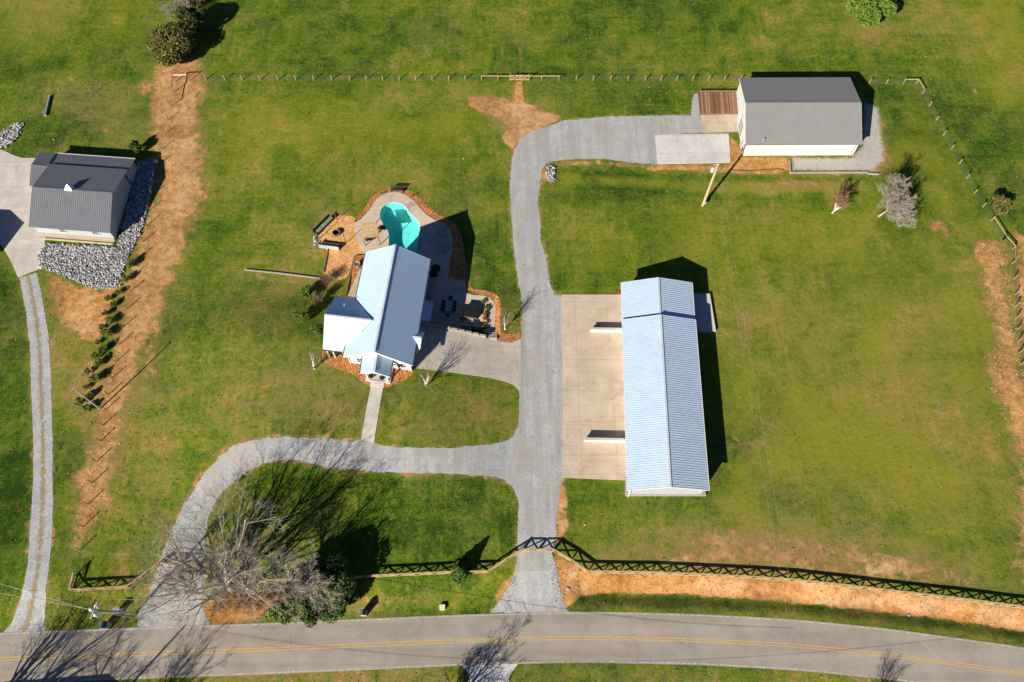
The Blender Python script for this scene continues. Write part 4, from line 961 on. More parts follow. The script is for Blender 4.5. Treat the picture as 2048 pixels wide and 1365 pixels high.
    gable('', '', '', pa + ctr * 0, pb, pw - ctr * .5, pE - ctr * .5, pz, pe, pe, 0, 'roof_silver', 'wall_white', .36, .3, .3, thing_=house, ribmat='roof_silver_rib', gutmat='metal_dark', walls=False)
    for t in (.12, .88):
        q = pb + pw * .9 + (pE - pw) * .9 * t - hd * .35; m = MB(); gz = float(Z(q[0], q[1])); m.box((q[0], q[1], (gz + pe) / 2), (.2, .2, pe - gz), math.atan2(hd[1], hd[0])); part('porch_post', m, 'trim_white', house)
    bmx = MB(); q0 = pb + pw * .88 - hd * .3; q1 = pb + pE * .88 - hd * .3; bmx.beam((q0[0], q0[1], pe - .05), (q1[0], q1[1], pe - .05), .18, .3); part('porch_beam', bmx, 'trim_white', house)
    m = MB(); gz = float(Z(pb[0], pb[1])); q0 = pb + pw * .85 - hd * 3.6; q1 = pb + pw * .85 + hd * .0; q2 = pb + pE * .85 + hd * .0; q3 = pb + pE * .85 - hd * 3.6
    m.prism([tuple(q0), tuple(q1), tuple(q2), tuple(q3)], gz - .3, gz + .42); part('porch_floor', m, 'concrete_plain', house)
    rz = math.atan2(hs[1], hs[0]); sw_ = hB - hd * .5
    for t, ww, hh, z, kd in ((-3.1, 1.1, 1.5, 4.3, 'window'), (3.3, 1.1, 1.5, 4.3, 'window'), (0, 1.0, 2.1, 3.95, 'door')):
        opening(house, sw_ + hs * t, rz, ww, hh, z, kd)
    for t in (-4.9, -1.7, 4.9, 1.9): q = sw_ + hs * t + hd * .06; cb = MB(); cb.box((q[0], q[1], 3.9), (.14, .12, 3.6), rz); part('corner_board', cb, 'trim_white', house)
    nw = hA + hd * .5; 
    for t in (-3.5, 0, 3.5):
        opening(house, nw + hs * t, rz + math.pi, 1.1, 1.4, 4.3); opening(house, nw + hs * (t * .9), rz + math.pi, 1.6, 2.0, 1.2, 'door')
    for t in (.15, .35, .55):
        q = hA + hd * hL * t + hs * (HW - .5); opening(house, q, math.atan2(hd[1], hd[0]) + math.pi, 1.1, 1.4, 4.3)
    # small east gable over the side door
    ga = P(819.6, 675, 5.9)[:2]; gb = P(843.5, 678.5, 5.9)[:2]; k = (gb - ga) / np.linalg.norm(gb - ga); pn = np.array([-k[1], k[0]])
    gable('', '', '', ga - k * .2, gb, pn * 1.45, -pn * 1.6, 6.2, 5.5, 5.45, 0, 'roof_silver', 'wall_white', .36, .15, .15, thing_=house, ribmat='roof_silver_rib', gut=False, walls=False)
    m = MB(); c0 = gb - k * 1.0; c1 = gb - k * .75
    m.prism([tuple(c0 - pn * 1.35), tuple(c1 - pn * 1.35), tuple(c1 + pn * 1.2), tuple(c0 + pn * 1.2)], 1.5, 5.35); part('side_bay', m, 'wall_white', house)
    # back porch awning
    z0, z1 = 3.5, 3.0
    q = [P(838, 600, z0), P(866, 604, z1), P(861, 642.5, z1), P(832, 640, z0)]
    m = MB(); m.slab([tuple(a) for a in q[::-1]], .1); o = part('awning_roof', m, 'roof_silver', house); rb = MB()
    for i in range(12): t = i / 11; a = q[0] * (1 - t) + q[3] * t; b = q[1] * (1 - t) + q[2] * t; rb.beam((a[0], a[1], a[2] + .02), (b[0], b[1], b[2] + .02), .05, .04)
    part('standing_rib', rb, 'roof_silver_rib', o)
    for c_ in (q[1], q[2]): m = MB(); m.box((c_[0] - .2, c_[1] + (-.2 if c_ is q[1] else .2), 1.5), (.14, .14, 2.9)); part('awning_post', m, 'trim_white', house)
    # chimney-less back: deck rail seen in the pool shadow is the balcony
    m = MB(); c0 = hA + hd * .45 + hs * (HW - 3.6); 
    # downspouts
    for t in (.02, .98):
        e = hA + hd * hL * t + hs * (HW - .38); m = MB(); gz = float(Z(e[0], e[1])); m.tube([(e[0] + hs[0] * .3, e[1] + hs[1] * .3, HE - .15), (e[0], e[1], HE - .6), (e[0], e[1], gz)], .05, 6); part('downspout', m, 'metal_dark', house)
house_extras()
def front_steps():
    a = G(741, 760); b = G(770, 762); c = G(768, 775); d = G(741, 774); t = thing('front_steps', (a + c) / 2, 'pale concrete front steps below the porch gable', 'steps')
    gz = float(Z(a[0], a[1])) 
    for k in range(3):
        f0, f1 = k / 3, (k + 1) / 3
        m = MB(); p = [a + (d - a) * f0, b + (c - b) * f0, b + (c - b) * f1, a + (d - a) * f1]; m.prism([(q[0], q[1]) for q in p[::-1]], gz - .3, gz + .42 - .14 * k); part('tread', m, 'concrete_plain', t)
front_steps()

def house_offscreen(name, label, A, B, half, zr, ze, zb):
    A = np.array(A); B = np.array(B); d = (B - A) / np.linalg.norm(B - A); n = np.array([-d[1], d[0]])
    return gable(name, label, 'house', A, B, n * half, -n * half, zr, ze, ze, zb, 'roof_grey', 'wall_white', .4, .4, .4)
Lsh = 1 / math.tan(R(SUN_EL)); sv = np.array([math.sin(R(SUN_AZ)), math.cos(R(SUN_AZ))])
def caster(u, v, h, gz=0.0): q = P(u, v, gz)[:2] - sv * (h - gz) * Lsh; return q
e1 = caster(49, 446, 5.4); na = caster(22, 420.5, 3.2); sa = caster(8, 500, 3.2)
mid = e1; dd_ = np.array([-1.0, .07]); 
gable('west_house', 'grey roofed house outside the west edge whose gable shades the slab', 'house', mid + dd_ * 16, mid, na - mid, sa - mid, 5.4, 3.2, 3.2, 0, 'roof_grey', 'wall_white', .4, .4, .4)
c1 = caster(228, 1342, 5.0, -1); c2 = caster(158, 1350, 5.0, -1)
gable('south_house', 'house south of the road whose roof shades the asphalt edge', 'house', (c1[0], c1[1] - 4), (c1[0] - 14, c1[1] - 5), (0, 4.2), (0, -4.2), 6.4, 4.6, 4.6, -1, 'roof_grey', 'wall_white', .4, .4, .4)

# ------------------------------------------------------------------ fences
def xfence(label, px, bay=2.42, h=1.2, group='crossbuck timber fences', ends=(True, True), name='crossbuck_fence', worldpts=None, twin=False):
    pts = worldpts if worldpts is not None else [G(u, v)[:2] for u, v in px]
    t = thing(name, (pts[0][0], pts[0][1], float(Z(*pts[0][:2]))), label, 'fence' if 'gate' not in name else 'gate', group)
    posts = []
    for i in range(len(pts) - 1):
        a = np.array(pts[i][:2]); b = np.array(pts[i + 1][:2]); L = np.linalg.norm(b - a); k = max(1, round(L / bay))
        for j in range(k): posts.append(a + (b - a) * j / k)
    posts.append(np.array(pts[-1][:2]))
    pz = [float(Z(q[0], q[1])) for q in posts]
    for q, z in zip(posts, pz): m = MB(); m.box((q[0], q[1], z + h / 2 - .15), (.14, .14, h + .3)); part('post', m, 'fence_post', t)
    for i in range(len(posts) - 1):
        a, b = posts[i], posts[i + 1]; za, zb = pz[i], pz[i + 1]; d = (b - a) / np.linalg.norm(b - a); n = np.array([-d[1], d[0]]) * -.085
        m = MB(); m.beam((a[0] + n[0] * .5, a[1] + n[1] * .5, za + h + .02), (b[0] + n[0] * .5, b[1] + n[1] * .5, zb + h + .02), .2, .045); part('top_rail', m, 'fence_wood', t)
        m = MB(); m.beam((a[0] + n[0], a[1] + n[1], za + h - .1), (b[0] + n[0], b[1] + n[1], zb + h - .1), .04, .18); m.beam((a[0] + n[0], a[1] + n[1], za + .12), (b[0] + n[0], b[1] + n[1], zb + .12), .04, .18); part('side_rail', m, 'fence_wood', t)
        m = MB(); m.beam((a[0] + n[0] * 1.4, a[1] + n[1] * 1.4, za + .15), (b[0] + n[0] * 1.4, b[1] + n[1] * 1.4, zb + h - .12), .04, .17); m.beam((a[0] + n[0] * .7, a[1] + n[1] * .7, za + h - .12), (b[0] + n[0] * .7, b[1] + n[1] * .7, zb + .15), .03, .17); part('cross_brace', m, 'fence_wood', t)
    return t
xfence('crossbuck fence running east from the main gate above the orange bank', [(1108, 1103), (1141, 1122), (1175, 1145), (1300, 1147), (1400, 1151), (1500, 1156), (1576, 1161), (1680, 1172), (1800, 1186), (1920, 1200), (2050, 1217), (2250, 1250)])
xfence('crossbuck fence from the shaded cedars to the west side of the main gate', [(690, 1157), (760, 1153), (830, 1150), (900, 1146.5), (976, 1145), (1010, 1122), (1043, 1102)])
xfence('stretch of crossbuck fence behind the big bare tree trunk', [(400, 1134), (424, 1166), (470, 1168), (540, 1163), (620, 1160), (685, 1157.5)])
xfence('short crossbuck fence west of the second entrance with a corner return', [(156, 1147), (147, 1182), (260, 1175.5), (322, 1130)])
def gate(label, a, b, h=1.2):
    a = G(*a); b = G(*b); t = thing('entrance_gate', (a + b) / 2, label, 'gate', 'crossbuck entrance gates')
    mid = (a + b) / 2
    for q in (a, b):
        m = MB(); m.box((q[0], q[1], q[2] + h / 2), (.24, .24, h + .15)); part('gate_post', m, 'fence_post', t)
    for p, q in ((a, mid), (mid, b)):
        d = (q - p) / np.linalg.norm(q - p); p = p + d * .16; q = q - d * .06
        m = MB()
        for zz in (.12, h - .02): m.beam((p[0], p[1], p[2] + zz), (q[0], q[1], q[2] + zz), .12, .14)
        for e in (p, q): m.beam((e[0], e[1], e[2] + .12), (e[0], e[1], e[2] + h), .12, .14, (1, 0, 0))
        m.beam((p[0], p[1] + .05, p[2] + .15), (q[0], q[1] + .05, q[2] + h - .08), .05, .14); m.beam((p[0], p[1] - .05, p[2] + h - .08), (q[0], q[1] - .05, q[2] + .15), .05, .14)
        o = part('gate_leaf', m, 'fence_wood', t)
        w = MB()
        for k in range(1, 6): e = p + (q - p) * k / 6; w.tube([(e[0], e[1] + .02, e[2] + .15), (e[0], e[1] + .02, e[2] + h - .08)], .008, 3)
        part('wire_infill', w, 'mesh_wire', o)
gate('double crossbuck gate across the main gravel drive', (1044, 1102), (1106, 1102))
gate('double crossbuck gate across the second entrance under the bare branches', (324, 1130), (398, 1131))

def wire_fence(label, px, bay, h, post_w=.16, postmat='fence_post', rails=(), mesh=True, group='wire fences with posts', topboard=False):
    pts = [G(u, v)[:2] for u, v in px]
    t = thing('wire_fence', (pts[0][0], pts[0][1], 0), label, 'fence', group); posts = []
    for i in range(len(pts) - 1):
        a, b = pts[i], pts[i + 1]; L = np.linalg.norm(b - a); k = max(1, round(L / bay))
        for j in range(k): posts.append(a + (b - a) * j / k)
    posts.append(pts[-1])
    for q in posts: m = MB(); z = float(Z(q[0], q[1])); m.box((q[0], q[1], z + h / 2), (post_w, post_w, h)); part('post', m, postmat, t)
    for (i, j) in rails:
        j = len(posts) - 1 if j == -1 else j; i = len(posts) - 2 if i == -2 else i
        a, b = posts[i], posts[j]; m = MB(); m.beam((a[0], a[1], float(Z(*a)) + h - .1), (b[0], b[1], float(Z(*b)) + h - .1), .1, .12); part('brace_rail', m, 'fence_wood' if postmat == 'fence_post' else 'pergola_wood', t)
    w = MB()
    for i in range(len(posts) - 1):
        a, b = posts[i], posts[i + 1]; za, zb = float(Z(*a)), float(Z(*b))
        for zz in ((.08, .28, .48, .68, .88, h - .1) if mesh else (.5, .9, h - .1)): w.tube([(a[0], a[1], za + zz), (b[0], b[1], zb + zz)], .007 if mesh else .005, 3, False)
        if mesh:
            for k in range(1, 14): q = a + (b - a) * k / 14; z = za + (zb - za) * k / 14; w.tube([(q[0], q[1], z + .08), (q[0], q[1], z + h - .1)], .006, 3, False)
    part('wire_mesh', w, 'mesh_wire', t); return t
wire_fence('wire fence with tan posts along the north field, west of the field gate', [(412, 160), (450, 160.5), (520, 161), (700, 161), (996, 161)], 3.36, 1.25, rails=((-2, -1),))
wire_fence('wire fence with tan posts from the field gate to the workshop', [(1083, 161), (1290, 161.5), (1480, 162)], 3.4, 1.25, rails=((0, 1),))
wire_fence('wire fence with corner rails running from the workshop round the east side', [(1738, 168), (1772, 168), (1806, 168), (1832, 168), (1844, 188), (1858, 213), (1886, 271), (1918, 328), (1948, 388), (1982, 442), (2006, 480)], 3.6, 1.25, rails=((2, 3), (3, 4), (-2, -1)))
wire_fence('wire fence with short tan posts along the orange soil at the right edge', [(2006, 480), (2024, 500), (2024, 528), (2030, 590), (2034, 660), (2041, 730), (2060, 860)], 2.6, 1.25, rails=((0, 1), (1, 2)))
wp = [(352, 163), (379, 162), (412, 160)]
wire_fence('fence of thin dark posts down the dug orange strip on the west side', [(349, 184), (343, 213), (331, 268), (318, 330), (300, 421), (286, 484), (262, 583), (247, 654), (231, 725), (217, 790), (201, 883), (185, 966), (167, 1054), (156, 1147)], 3.05, 1.5, .11, 'post_dark', mesh=False, rails=((0, 1),))
def corner_brace():
    a, b = P(352, 163), P(379, 162); t = thing('corner_brace', a, 'braced corner posts with one pale top rail on the orange soil', 'fence')
    c = P(349, 184)
    for q in (a, b, c): m = MB(); m.box((q[0], q[1], .85), (.13, .13, 1.7)); part('post', m, 'post_dark', t)
    m = MB(); m.beam((a[0], a[1], 1.62), (b[0], b[1], 1.62), .16, .12); part('pale_rail', m, 'trim_white', t)
    m = MB(); m.beam((a[0], a[1], 1.55), (c[0], c[1], 1.55), .1, .12); part('dark_rail', m, 'post_dark', t)
corner_brace()
def field_gate():
    a, b = G(1020, 161), G(1058, 161); t = thing('field_gate', (a + b) / 2, 'pair of small crossbuck gates in the north field fence', 'gate'); h = 1.25
    l, r = G(996, 161), G(1083, 161)
    for q in (a, b): m = MB(); m.box((q[0], q[1], .75), (.2, .2, 1.5)); part('gate_post', m, 'fence_post', t)
    for p, q in ((l, a), (b, r)): m = MB(); m.beam((p[0], p[1], h - .15), (q[0], q[1], h - .15), .1, .12); part('brace_rail', m, 'fence_wood', t)
    mid = (a + b) / 2
    for p, q in ((a, mid), (mid, b)):
        d = (q - p) / np.linalg.norm(q - p); p = p + d * .14; q = q - d * .05; m = MB()
        for zz in (.15, h): m.beam((p[0], p[1], zz), (q[0], q[1], zz), .1, .15)
        for e in (p, q): m.box((e[0], e[1], h / 2 + .1), (.13, .1, h))
        m.beam((p[0], p[1] + .04, .2), (q[0], q[1] + .04, h - .05), .05, .13); m.beam((p[0], p[1] - .04, h - .05), (q[0], q[1] - .04, .2), .05, .13)
        part('gate_leaf', m, 'fence_wood', t)
field_gate()

# ------------------------------------------------------------------ low walls
def lowwall(name, label, px, h, w, mat, above=0.0, cap=None, cat='retaining wall', drop=.3, world=None):
    pts = world or [G(u, v) for u, v in px]; t = thing(name, pts[0], label, cat)
    m = MB(); c = MB()
    for i in range(len(pts) - 1):
        a, b = pts[i], pts[i + 1]; k = max(1, int(np.linalg.norm((b - a)[:2]) / 1.5))
        m.beam((a[0], a[1], a[2] + h / 2 - drop / 2), (b[0], b[1], b[2] + h / 2 - drop / 2), w, h + drop)
        c.beam((a[0], a[1], a[2] + h + .03), (b[0], b[1], b[2] + h + .03), w + .08, .06)
    part('wall_body', m, mat, t)
    if cap: part('capping', c, cap, t)
    return t
lowwall('timber_wall', 'long thin timber landscape wall crossing the west lawn', [(490, 541), (560, 548), (640, 558)], .22, .09, 'block_grey', cat='landscape wall', cap='block_grey')
lowwall('retaining_wall', 'grey block retaining wall south of the workshop ending in a stepped east end', [(1578, 322), (1580, 347), (1660, 346.5), (1735, 346.5), (1736, 349), (1757, 350)], .26, .16, 'block_grey', cap='block_grey')
lowwall('broken_edging', 'crooked low stone edging in the orange soil south of the workshop', [(1460, 342), (1500, 343), (1540, 341), (1556, 339), (1568, 342)], .16, .1, 'post_dark', cat='edging')
lowwall('bed_edging', 'dark edging between the mulch and the raised side bed by the house', [(722, 513), (710, 514), (703, 545), (692, 598)], .35, .14, 'post_dark', cat='edging')
lowwall('bed_timber', 'dark timber edging on the west side of the gold mulch', [(657, 498), (653, 521), (648, 545)], .22, .12, 'post_dark', cat='edging')
def main_retaining():
    n = 10; t = thing('patio_retaining_wall', (WALLA[0], WALLA[1], 0), 'stepped pale block retaining wall between the sunken patio and the house driveway', 'retaining wall')
    us = np.linspace(843, 966, n + 1)
    for i in range(n):
        xs0, xs1 = WALLA[0] - .8 + (WALLB[0] - 1.4 - WALLA[0] + .8) * i / n, WALLA[0] - .8 + (WALLB[0] - 1.4 - WALLA[0] + .8) * (i + 1) / n
        y0, y1 = float(wall_y(xs0)), float(wall_y(xs1)); top = max(float(Z(xs0, y0 - .4)), float(Z(xs1, y1 - .4))) + .3
        m = MB(); m.beam((xs0, y0 + .12, top / 2), (xs1 - .03, y1 + .12, top / 2), .3, top); part('wall_panel', m, 'wall_block', t)
        c = MB(); c.beam((xs0, y0 + .12, top + .03), (xs1 - .1, y1 + .12, top + .03), .36, .07); part('capping', c, 'wall_block', t)
    # steps
    s = thing('patio_steps', (WALLB[0] - .6, WALLB[1], 0), 'four pale steps down from the house driveway to the sunken patio', 'steps')
    hi = float(Z(WALLB[0] - .6, WALLB[1] - .5)) + .08
    for k in range(4):
        y0 = float(wall_y(WALLB[0] - .5)) - .1 + k * .42; m = MB(); z = hi - (hi - .1) * k / 4
        m.box((WALLB[0] - .45, y0 + .17, z / 2), (1.6, .41, z)); part('tread', m, 'concrete_plain', s)
main_retaining()

# ------------------------------------------------------------------ utility poles and wires
def pole(label, base, top, r=.16, mat='pole_wood', arm=None, transf=None, group='utility poles'):
    t = thing('utility_pole', base, label, 'utility pole', group)
    m = MB(); m.tube([tuple(base - np.array([0, 0, .3])), tuple((base + top) / 2), tuple(top)], [r, r * .85, r * .62], 10); part('pole_shaft', m, mat, t)
    return t
pR0 = np.array([*P(1405, 412)[:2], 0.]); pR1 = P(1437, 327, 9.6)
tR = pole('leaning tan utility pole with one transformer north of the east lawn', pR0, pR1, .24)
def at(a, b, k): return a + (b - a) * k
q = at(pR0, pR1, .84); m = MB(); m.lathe((q[0] - .55, q[1] + .1, q[2] - .5), [(.02, 0), (.27, .05), (.29, .5), (.27, .95), (.1, 1.05)], 12); o = part('transformer', m, 'transformer_grey', tR); m = MB(); m.tube([(q[0] - .55, q[1], q[2] + .5), (q[0] - .55, q[1], q[2] + .85)], .06, 6); part('bushing', m, 'metal_galv', o)
m = MB(); q = at(pR0, pR1, .97); m.beam((q[0] - .8, q[1] - .1, q[2]), (q[0] + .35, q[1] + .05, q[2]), .1, .12); part('crossarm', m, 'pole_grey', tR)
m = MB(); q = at(pR0, pR1, .5); m.tube([tuple(pR0 + np.array([.25, 0, .3])), tuple(at(pR0, pR1, .8) + np.array([.2, 0, 0]))], .05, 6); m.box((pR0[0] + .3, pR0[1] - .05, .9), (.25, .2, .5)); part('conduit', m, 'metal_galv', tR)
pL0 = np.array([*P(200, 818)[:2], 0.]); pL1 = P(147, 777, 7.9)
tL = pole('slim grey utility pole at the foot of the small evergreens', pL0, pL1, .13, 'pole_grey')
m = MB(); m.tube([tuple(at(pL0, pL1, .98) - np.array([.3, .2, 0])), tuple(at(pL0, pL1, .98) + np.array([.3, .2, 0]))], .05, 6); part('pole_bracket', m, 'metal_galv', tL)
pB0 = G(272, 1226); pB1 = P(181, 1221, 10.2)
tB = pole('roadside utility pole with cross arm and pale transformers by the second entrance', pB0, pB1, .17, 'pole_grey')
q = at(pB0, pB1, .93); m = MB(); m.beam((q[0] - .2, q[1] - 1.1, q[2]), (q[0] + .2, q[1] + 1.1, q[2]), .12, .14); part('crossarm', m, 'pole_grey', tB)
for dx, dy, k in ((-.1, .55, .88), (.15, -.5, .9), (.1, .1, 1.0)):
    q = at(pB0, pB1, k); m = MB(); m.lathe((q[0] + dx, q[1] + dy, q[2] - .55), [(.02, 0), (.24, .05), (.26, .4), (.24, .8), (.08, .9)], 12); part('transformer', m, 'transformer_grey', tB)
m = MB(); m.tube([tuple(pB0 + np.array([0, -.25, .1])), tuple(at(pB0, pB1, .85) + np.array([0, -.2, 0]))], .04, 5); part('conduit', m, 'metal_galv', tB)
pS0 = np.array([*caster(372, 1250, 10.0, -1), -1.0]); pS1 = pS0 + np.array([0, 0, 11.0])
tS = pole('utility pole south of the road whose straight shadow crosses both lanes', pS0, pS1, .19, 'pole_wood')
def wire(label, a, b, sag, r=.012, mat='wire', group='overhead power lines'):
    pts = [a + (b - a) * t - np.array([0, 0, sag * 4 * t * (1 - t)]) for t in np.linspace(0, 1, 25)]
    m = MB(); m.tube([tuple(p) for p in pts], r, 4, False); o = part('power_line', m, mat); tag(o, label, 'power line', group)
wire('brighter of two overhead lines running south from the leaning pole', pR1, P(1634, 1470, 9), .6, .009, 'wire_bright')
wire('fainter of two overhead lines running south from the leaning pole', pR1 + np.array([-.7, 0, -.3]), P(1618, 1470, 8.5), 1.2, .008, 'wire_bright')
wire('service line from the leaning pole to the workshop roof', at(pR0, pR1, .9), np.array([*P(1526, 286, 4)[:2], 4.0]), .4, .015)
wire('upper overhead line from the roadside pole to the left edge', pB1, P(-200, 1110, 9.5), .8, .012, 'wire_bright')
wire('lower overhead line from the roadside pole to the left edge', at(pB0, pB1, .85), P(-200, 1150, 8), .8, .010, 'wire_bright')
wire('overhead line from the roadside pole south across the road', pB1 + np.array([.3, -.5, -.4]), pS1, .5, .015, 'wire_bright')
wire('overhead line from the roadside pole eastward whose shadow crosses the road', at(pB0, pB1, .9), P(1500, 1480, 8), 2.4, .022)
wire('second overhead line over the verge south of the road', pS1, P(1900, 1500, 8), 2.6, .018)

# ------------------------------------------------------------------ trees
def rotv(v, ax, a): return Matrix.Rotation(a, 3, ax) @ v
def grow(seed, height, lean=(0, 0), trunk=.12, limbs=7, spread=.75, r0=.25, levels=4, kids=(6, 6, 5, 3), mult=1, upb=.12, twig=.012, wig=.16, ll=.62, cr=(.42, .72)):
    rng = random.Random(seed); T = MB(); Cc = MB()
    def br(p, d, L, r, lev):
        k = (5, 6, 5, 3, 2, 2)[lev]; pts = [p]; rad = [r]; dirs = [d]
        for i in range(k):
            d = (d + Vector((rng.gauss(0, wig), rng.gauss(0, wig), rng.gauss(0, wig * .6) + upb * (.5 if lev else 0))) * (.8 if lev else .3)).normalized()
            p = p + d * (L / k); pts.append(p); rad.append(max(twig * .6, r * (1 - (.62 if lev == 0 else .88 if lev == 1 else .75) * (i + 1) / k))); dirs.append(d)
        sides = 8 if lev == 0 else 6 if lev == 1 else 4 if lev == 2 else 3
        (T if lev <= 1 else Cc).tube(pts, rad, sides, lev <= 1)
        if lev >= levels: return
        n = limbs if lev == 0 else kids[min(lev, len(kids)) - 1]
        for j in range(n):
            if lev == 0: f = .72 + .28 * rng.random()
            else: f = .22 + .78 * (j + rng.random()) / n
            i = min(int(f * k), k - 1); q = pts[i].lerp(pts[i + 1], f * k - i); dd = dirs[i]
            ax_ = dd.orthogonal().normalized(); ax_ = rotv(ax_, dd, (j * 2.4 + rng.random() * 1.4))
            ang = (spread * (.45 + .9 * rng.random())) if lev == 0 else rng.uniform(.35, .95)
            nd = rotv(dd, ax_, ang)
            if lev == 0: nl = height * (1 - trunk) * rng.uniform(.62, 1.02) * ll; nr = r * rng.uniform(.5, .78)
            else: nl = L * rng.uniform(*cr) * (1 - .35 * f) * (1.0 if lev > 1 else 1.0); nr = max(twig, rad[i] * rng.uniform(.38, .6))
            br(q, nd, nl, nr, lev + 1)
    br(Vector((0, 0, -.1)), Vector((lean[0], lean[1], 1)).normalized(), height * trunk + .1, r0, 0)
    return T, Cc
def bare_tree(label, base, seed, height, name='bare_tree', tm='bark_grey', cm='twig_grey', group='leafless trees', rz=0, **k):
    T, Cc = grow(seed, height, **k); t = thing(name, base, label, 'tree', group, rz); part('trunk', T, tm, t, local=True); part('crown', Cc, cm, t, local=True); return t
big = dict(upb=.16, limbs=9, spread=.62, trunk=.08, r0=.5, levels=5, kids=(6, 5, 5, 3), twig=.012, wig=.085, ll=.74, cr=(.45, .78))
bare_tree('largest leafless tree with pale limbs beside the second entrance', G(463, 1180), 11, 22.5, lean=(-.05, .28), tm='bark_pale', **big)
bare_tree('leafless tree leaning left over the second entrance gate', G(424, 1200), 23, 15.5, lean=(-.62, .35), limbs=7, spread=.62, trunk=.2, r0=.34, levels=5, kids=(7, 7, 6, 3), twig=.012, wig=.1, ll=.72)
bare_tree('leafless tree spreading over the dark cedars by the fence', G(572, 1188), 5, 13.5, lean=(.5, .2), limbs=9, spread=.85, trunk=.28, r0=.24, levels=5, kids=(8, 7, 6, 3), tm='bark_pale', twig=.012, wig=.1, ll=.66)
bare_tree('slender leafless tree with dark shadow right of the largest tree', G(497, 1186), 31, 19.0, wig=.1, ll=.7, lean=(.15, .1), limbs=7, spread=.55, trunk=.16, r0=.26, levels=5, kids=(5, 5, 4, 3), twig=.013)
# trees that stand south of the road, outside the frame, and shade it
bare_tree('leafless tree south of the road shading the two track lane', G(-75, 1488), 41, 17, **big)
bare_tree('leafless tree south of the road shading the left lane by the mailbox', G(105, 1490), 43, 13.5, limbs=7, spread=.6, trunk=.2, r0=.26, levels=5, kids=(6, 5, 4, 3), twig=.013)
bare_tree('leafless tree south of the road shading the lanes by the second entrance', G(232, 1500), 47, 14, limbs=7, spread=.6, trunk=.2, r0=.26, levels=5, kids=(6, 5, 4, 3), twig=.013)
bare_tree('leafless tree south of the road shading the mouth of the main drive', G(872, 1452), 53, 11.5, limbs=8, spread=.75, trunk=.2, r0=.3, levels=5, kids=(6, 6, 5, 3), twig=.014)
bare_tree('small leafless tree south of the road shading the right lane', G(1746, 1432), 59, 6.5, limbs=7, spread=.6, trunk=.2, r0=.12, levels=4, kids=(6, 6, 4), twig=.010)
bare_tree('round pale leafless tree on the east lawn', G(1757, 433), 61, 10.6, lean=(.7, .12), limbs=14, spread=1.1, trunk=.2, r0=.24, levels=4, kids=(10, 10, 8), tm='bark_grey', cm='twig_grey', twig=.017)
bare_tree('narrow reddish leafless tree left of the round pale one', G(1664, 427), 67, 6.0, lean=(.25, .1), limbs=8, spread=.38, trunk=.12, r0=.14, levels=4, kids=(7, 6, 4), tm='bark_white', cm='bark_red', twig=.018, wig=.1)
for (u, v, s_, lb) in ((1010, 659, 71, 'white stemmed birch by the bend of the mulch beside the gravel drive'), (853, 772, 73, 'white stemmed birch south of the house driveway'), (629, 738, 79, 'white stemmed birch at the west end of the front mulch bed')):
    bare_tree(lb, G(u, v), s_, 6.6, name='birch_tree', tm='bark_white', cm='twig_brown', group='white birches around the house', limbs=4, spread=.42, trunk=.06, r0=.16, levels=4, kids=(7, 5, 3), twig=.010, wig=.09)
for (u, v, s_, hh, lb) in ((658, 566, 81, 3.4, 'tan twiggy shrub on the edge of the gold mulch'), (640, 604, 83, 3.0, 'tan twiggy shrub between the round green bushes')):
    bare_tree(lb, G(u, v), s_, hh, name='twiggy_shrub', tm='twig_brown', cm='twig_brown', group='twiggy shrubs', limbs=14, spread=.55, trunk=.05, r0=.07, levels=3, kids=(10, 8), twig=.012)
bare_tree('grey leafless tree behind the dark cedar at the top edge', G(366, 40), 91, 7.5, limbs=9, spread=.8, trunk=.15, r0=.2, levels=4, kids=(8, 8, 5), tm='bark_grey', cm='twig_grey', twig=.02)
bare_tree('reddish leafless tree behind the dark cedar at the top edge', G(392, 16), 93, 7, limbs=9, spread=.7, trunk=.15, r0=.18, levels=4, kids=(8, 8, 5), tm='bark_red', cm='bark_red', twig=.02)
bare_tree('thin dark sapling in the north west field', G(183, 190), 97, 2.6, name='sapling', limbs=4, spread=.3, trunk=.3, r0=.05, levels=2, kids=(5,), tm='twig_grey', twig=.008)
def brush():
    rr = random.Random(4); t = thing('brush_thicket', G(470, 1200), 'thicket of bare brush on the orange bank below the big tree', 'shrub'); m = MB()
    o = G(470, 1200)
    for k in range(900):
        u = rr.uniform(425, 560); v = 1205 + rr.gauss(0, 12) - (u - 480) * .05; p = Vector(tuple(G(u, v))) if k % 6 == 0 else p + Vector((rr.gauss(0, .25), rr.gauss(0, .25), 0))
        d = Vector((rr.gauss(0, .35), rr.gauss(0, .35), 1)).normalized(); L = rr.uniform(1.0, 2.6)
        p2 = p + d * L * .5; p3 = p2 + (d + Vector((rr.gauss(0, .2), rr.gauss(0, .2), 0))).normalized() * L * .5
        m.tube([p, p2, p3], [.016, .012, .006], 3, False)
    part('stems', m, 'twig_brown', t)
brush()

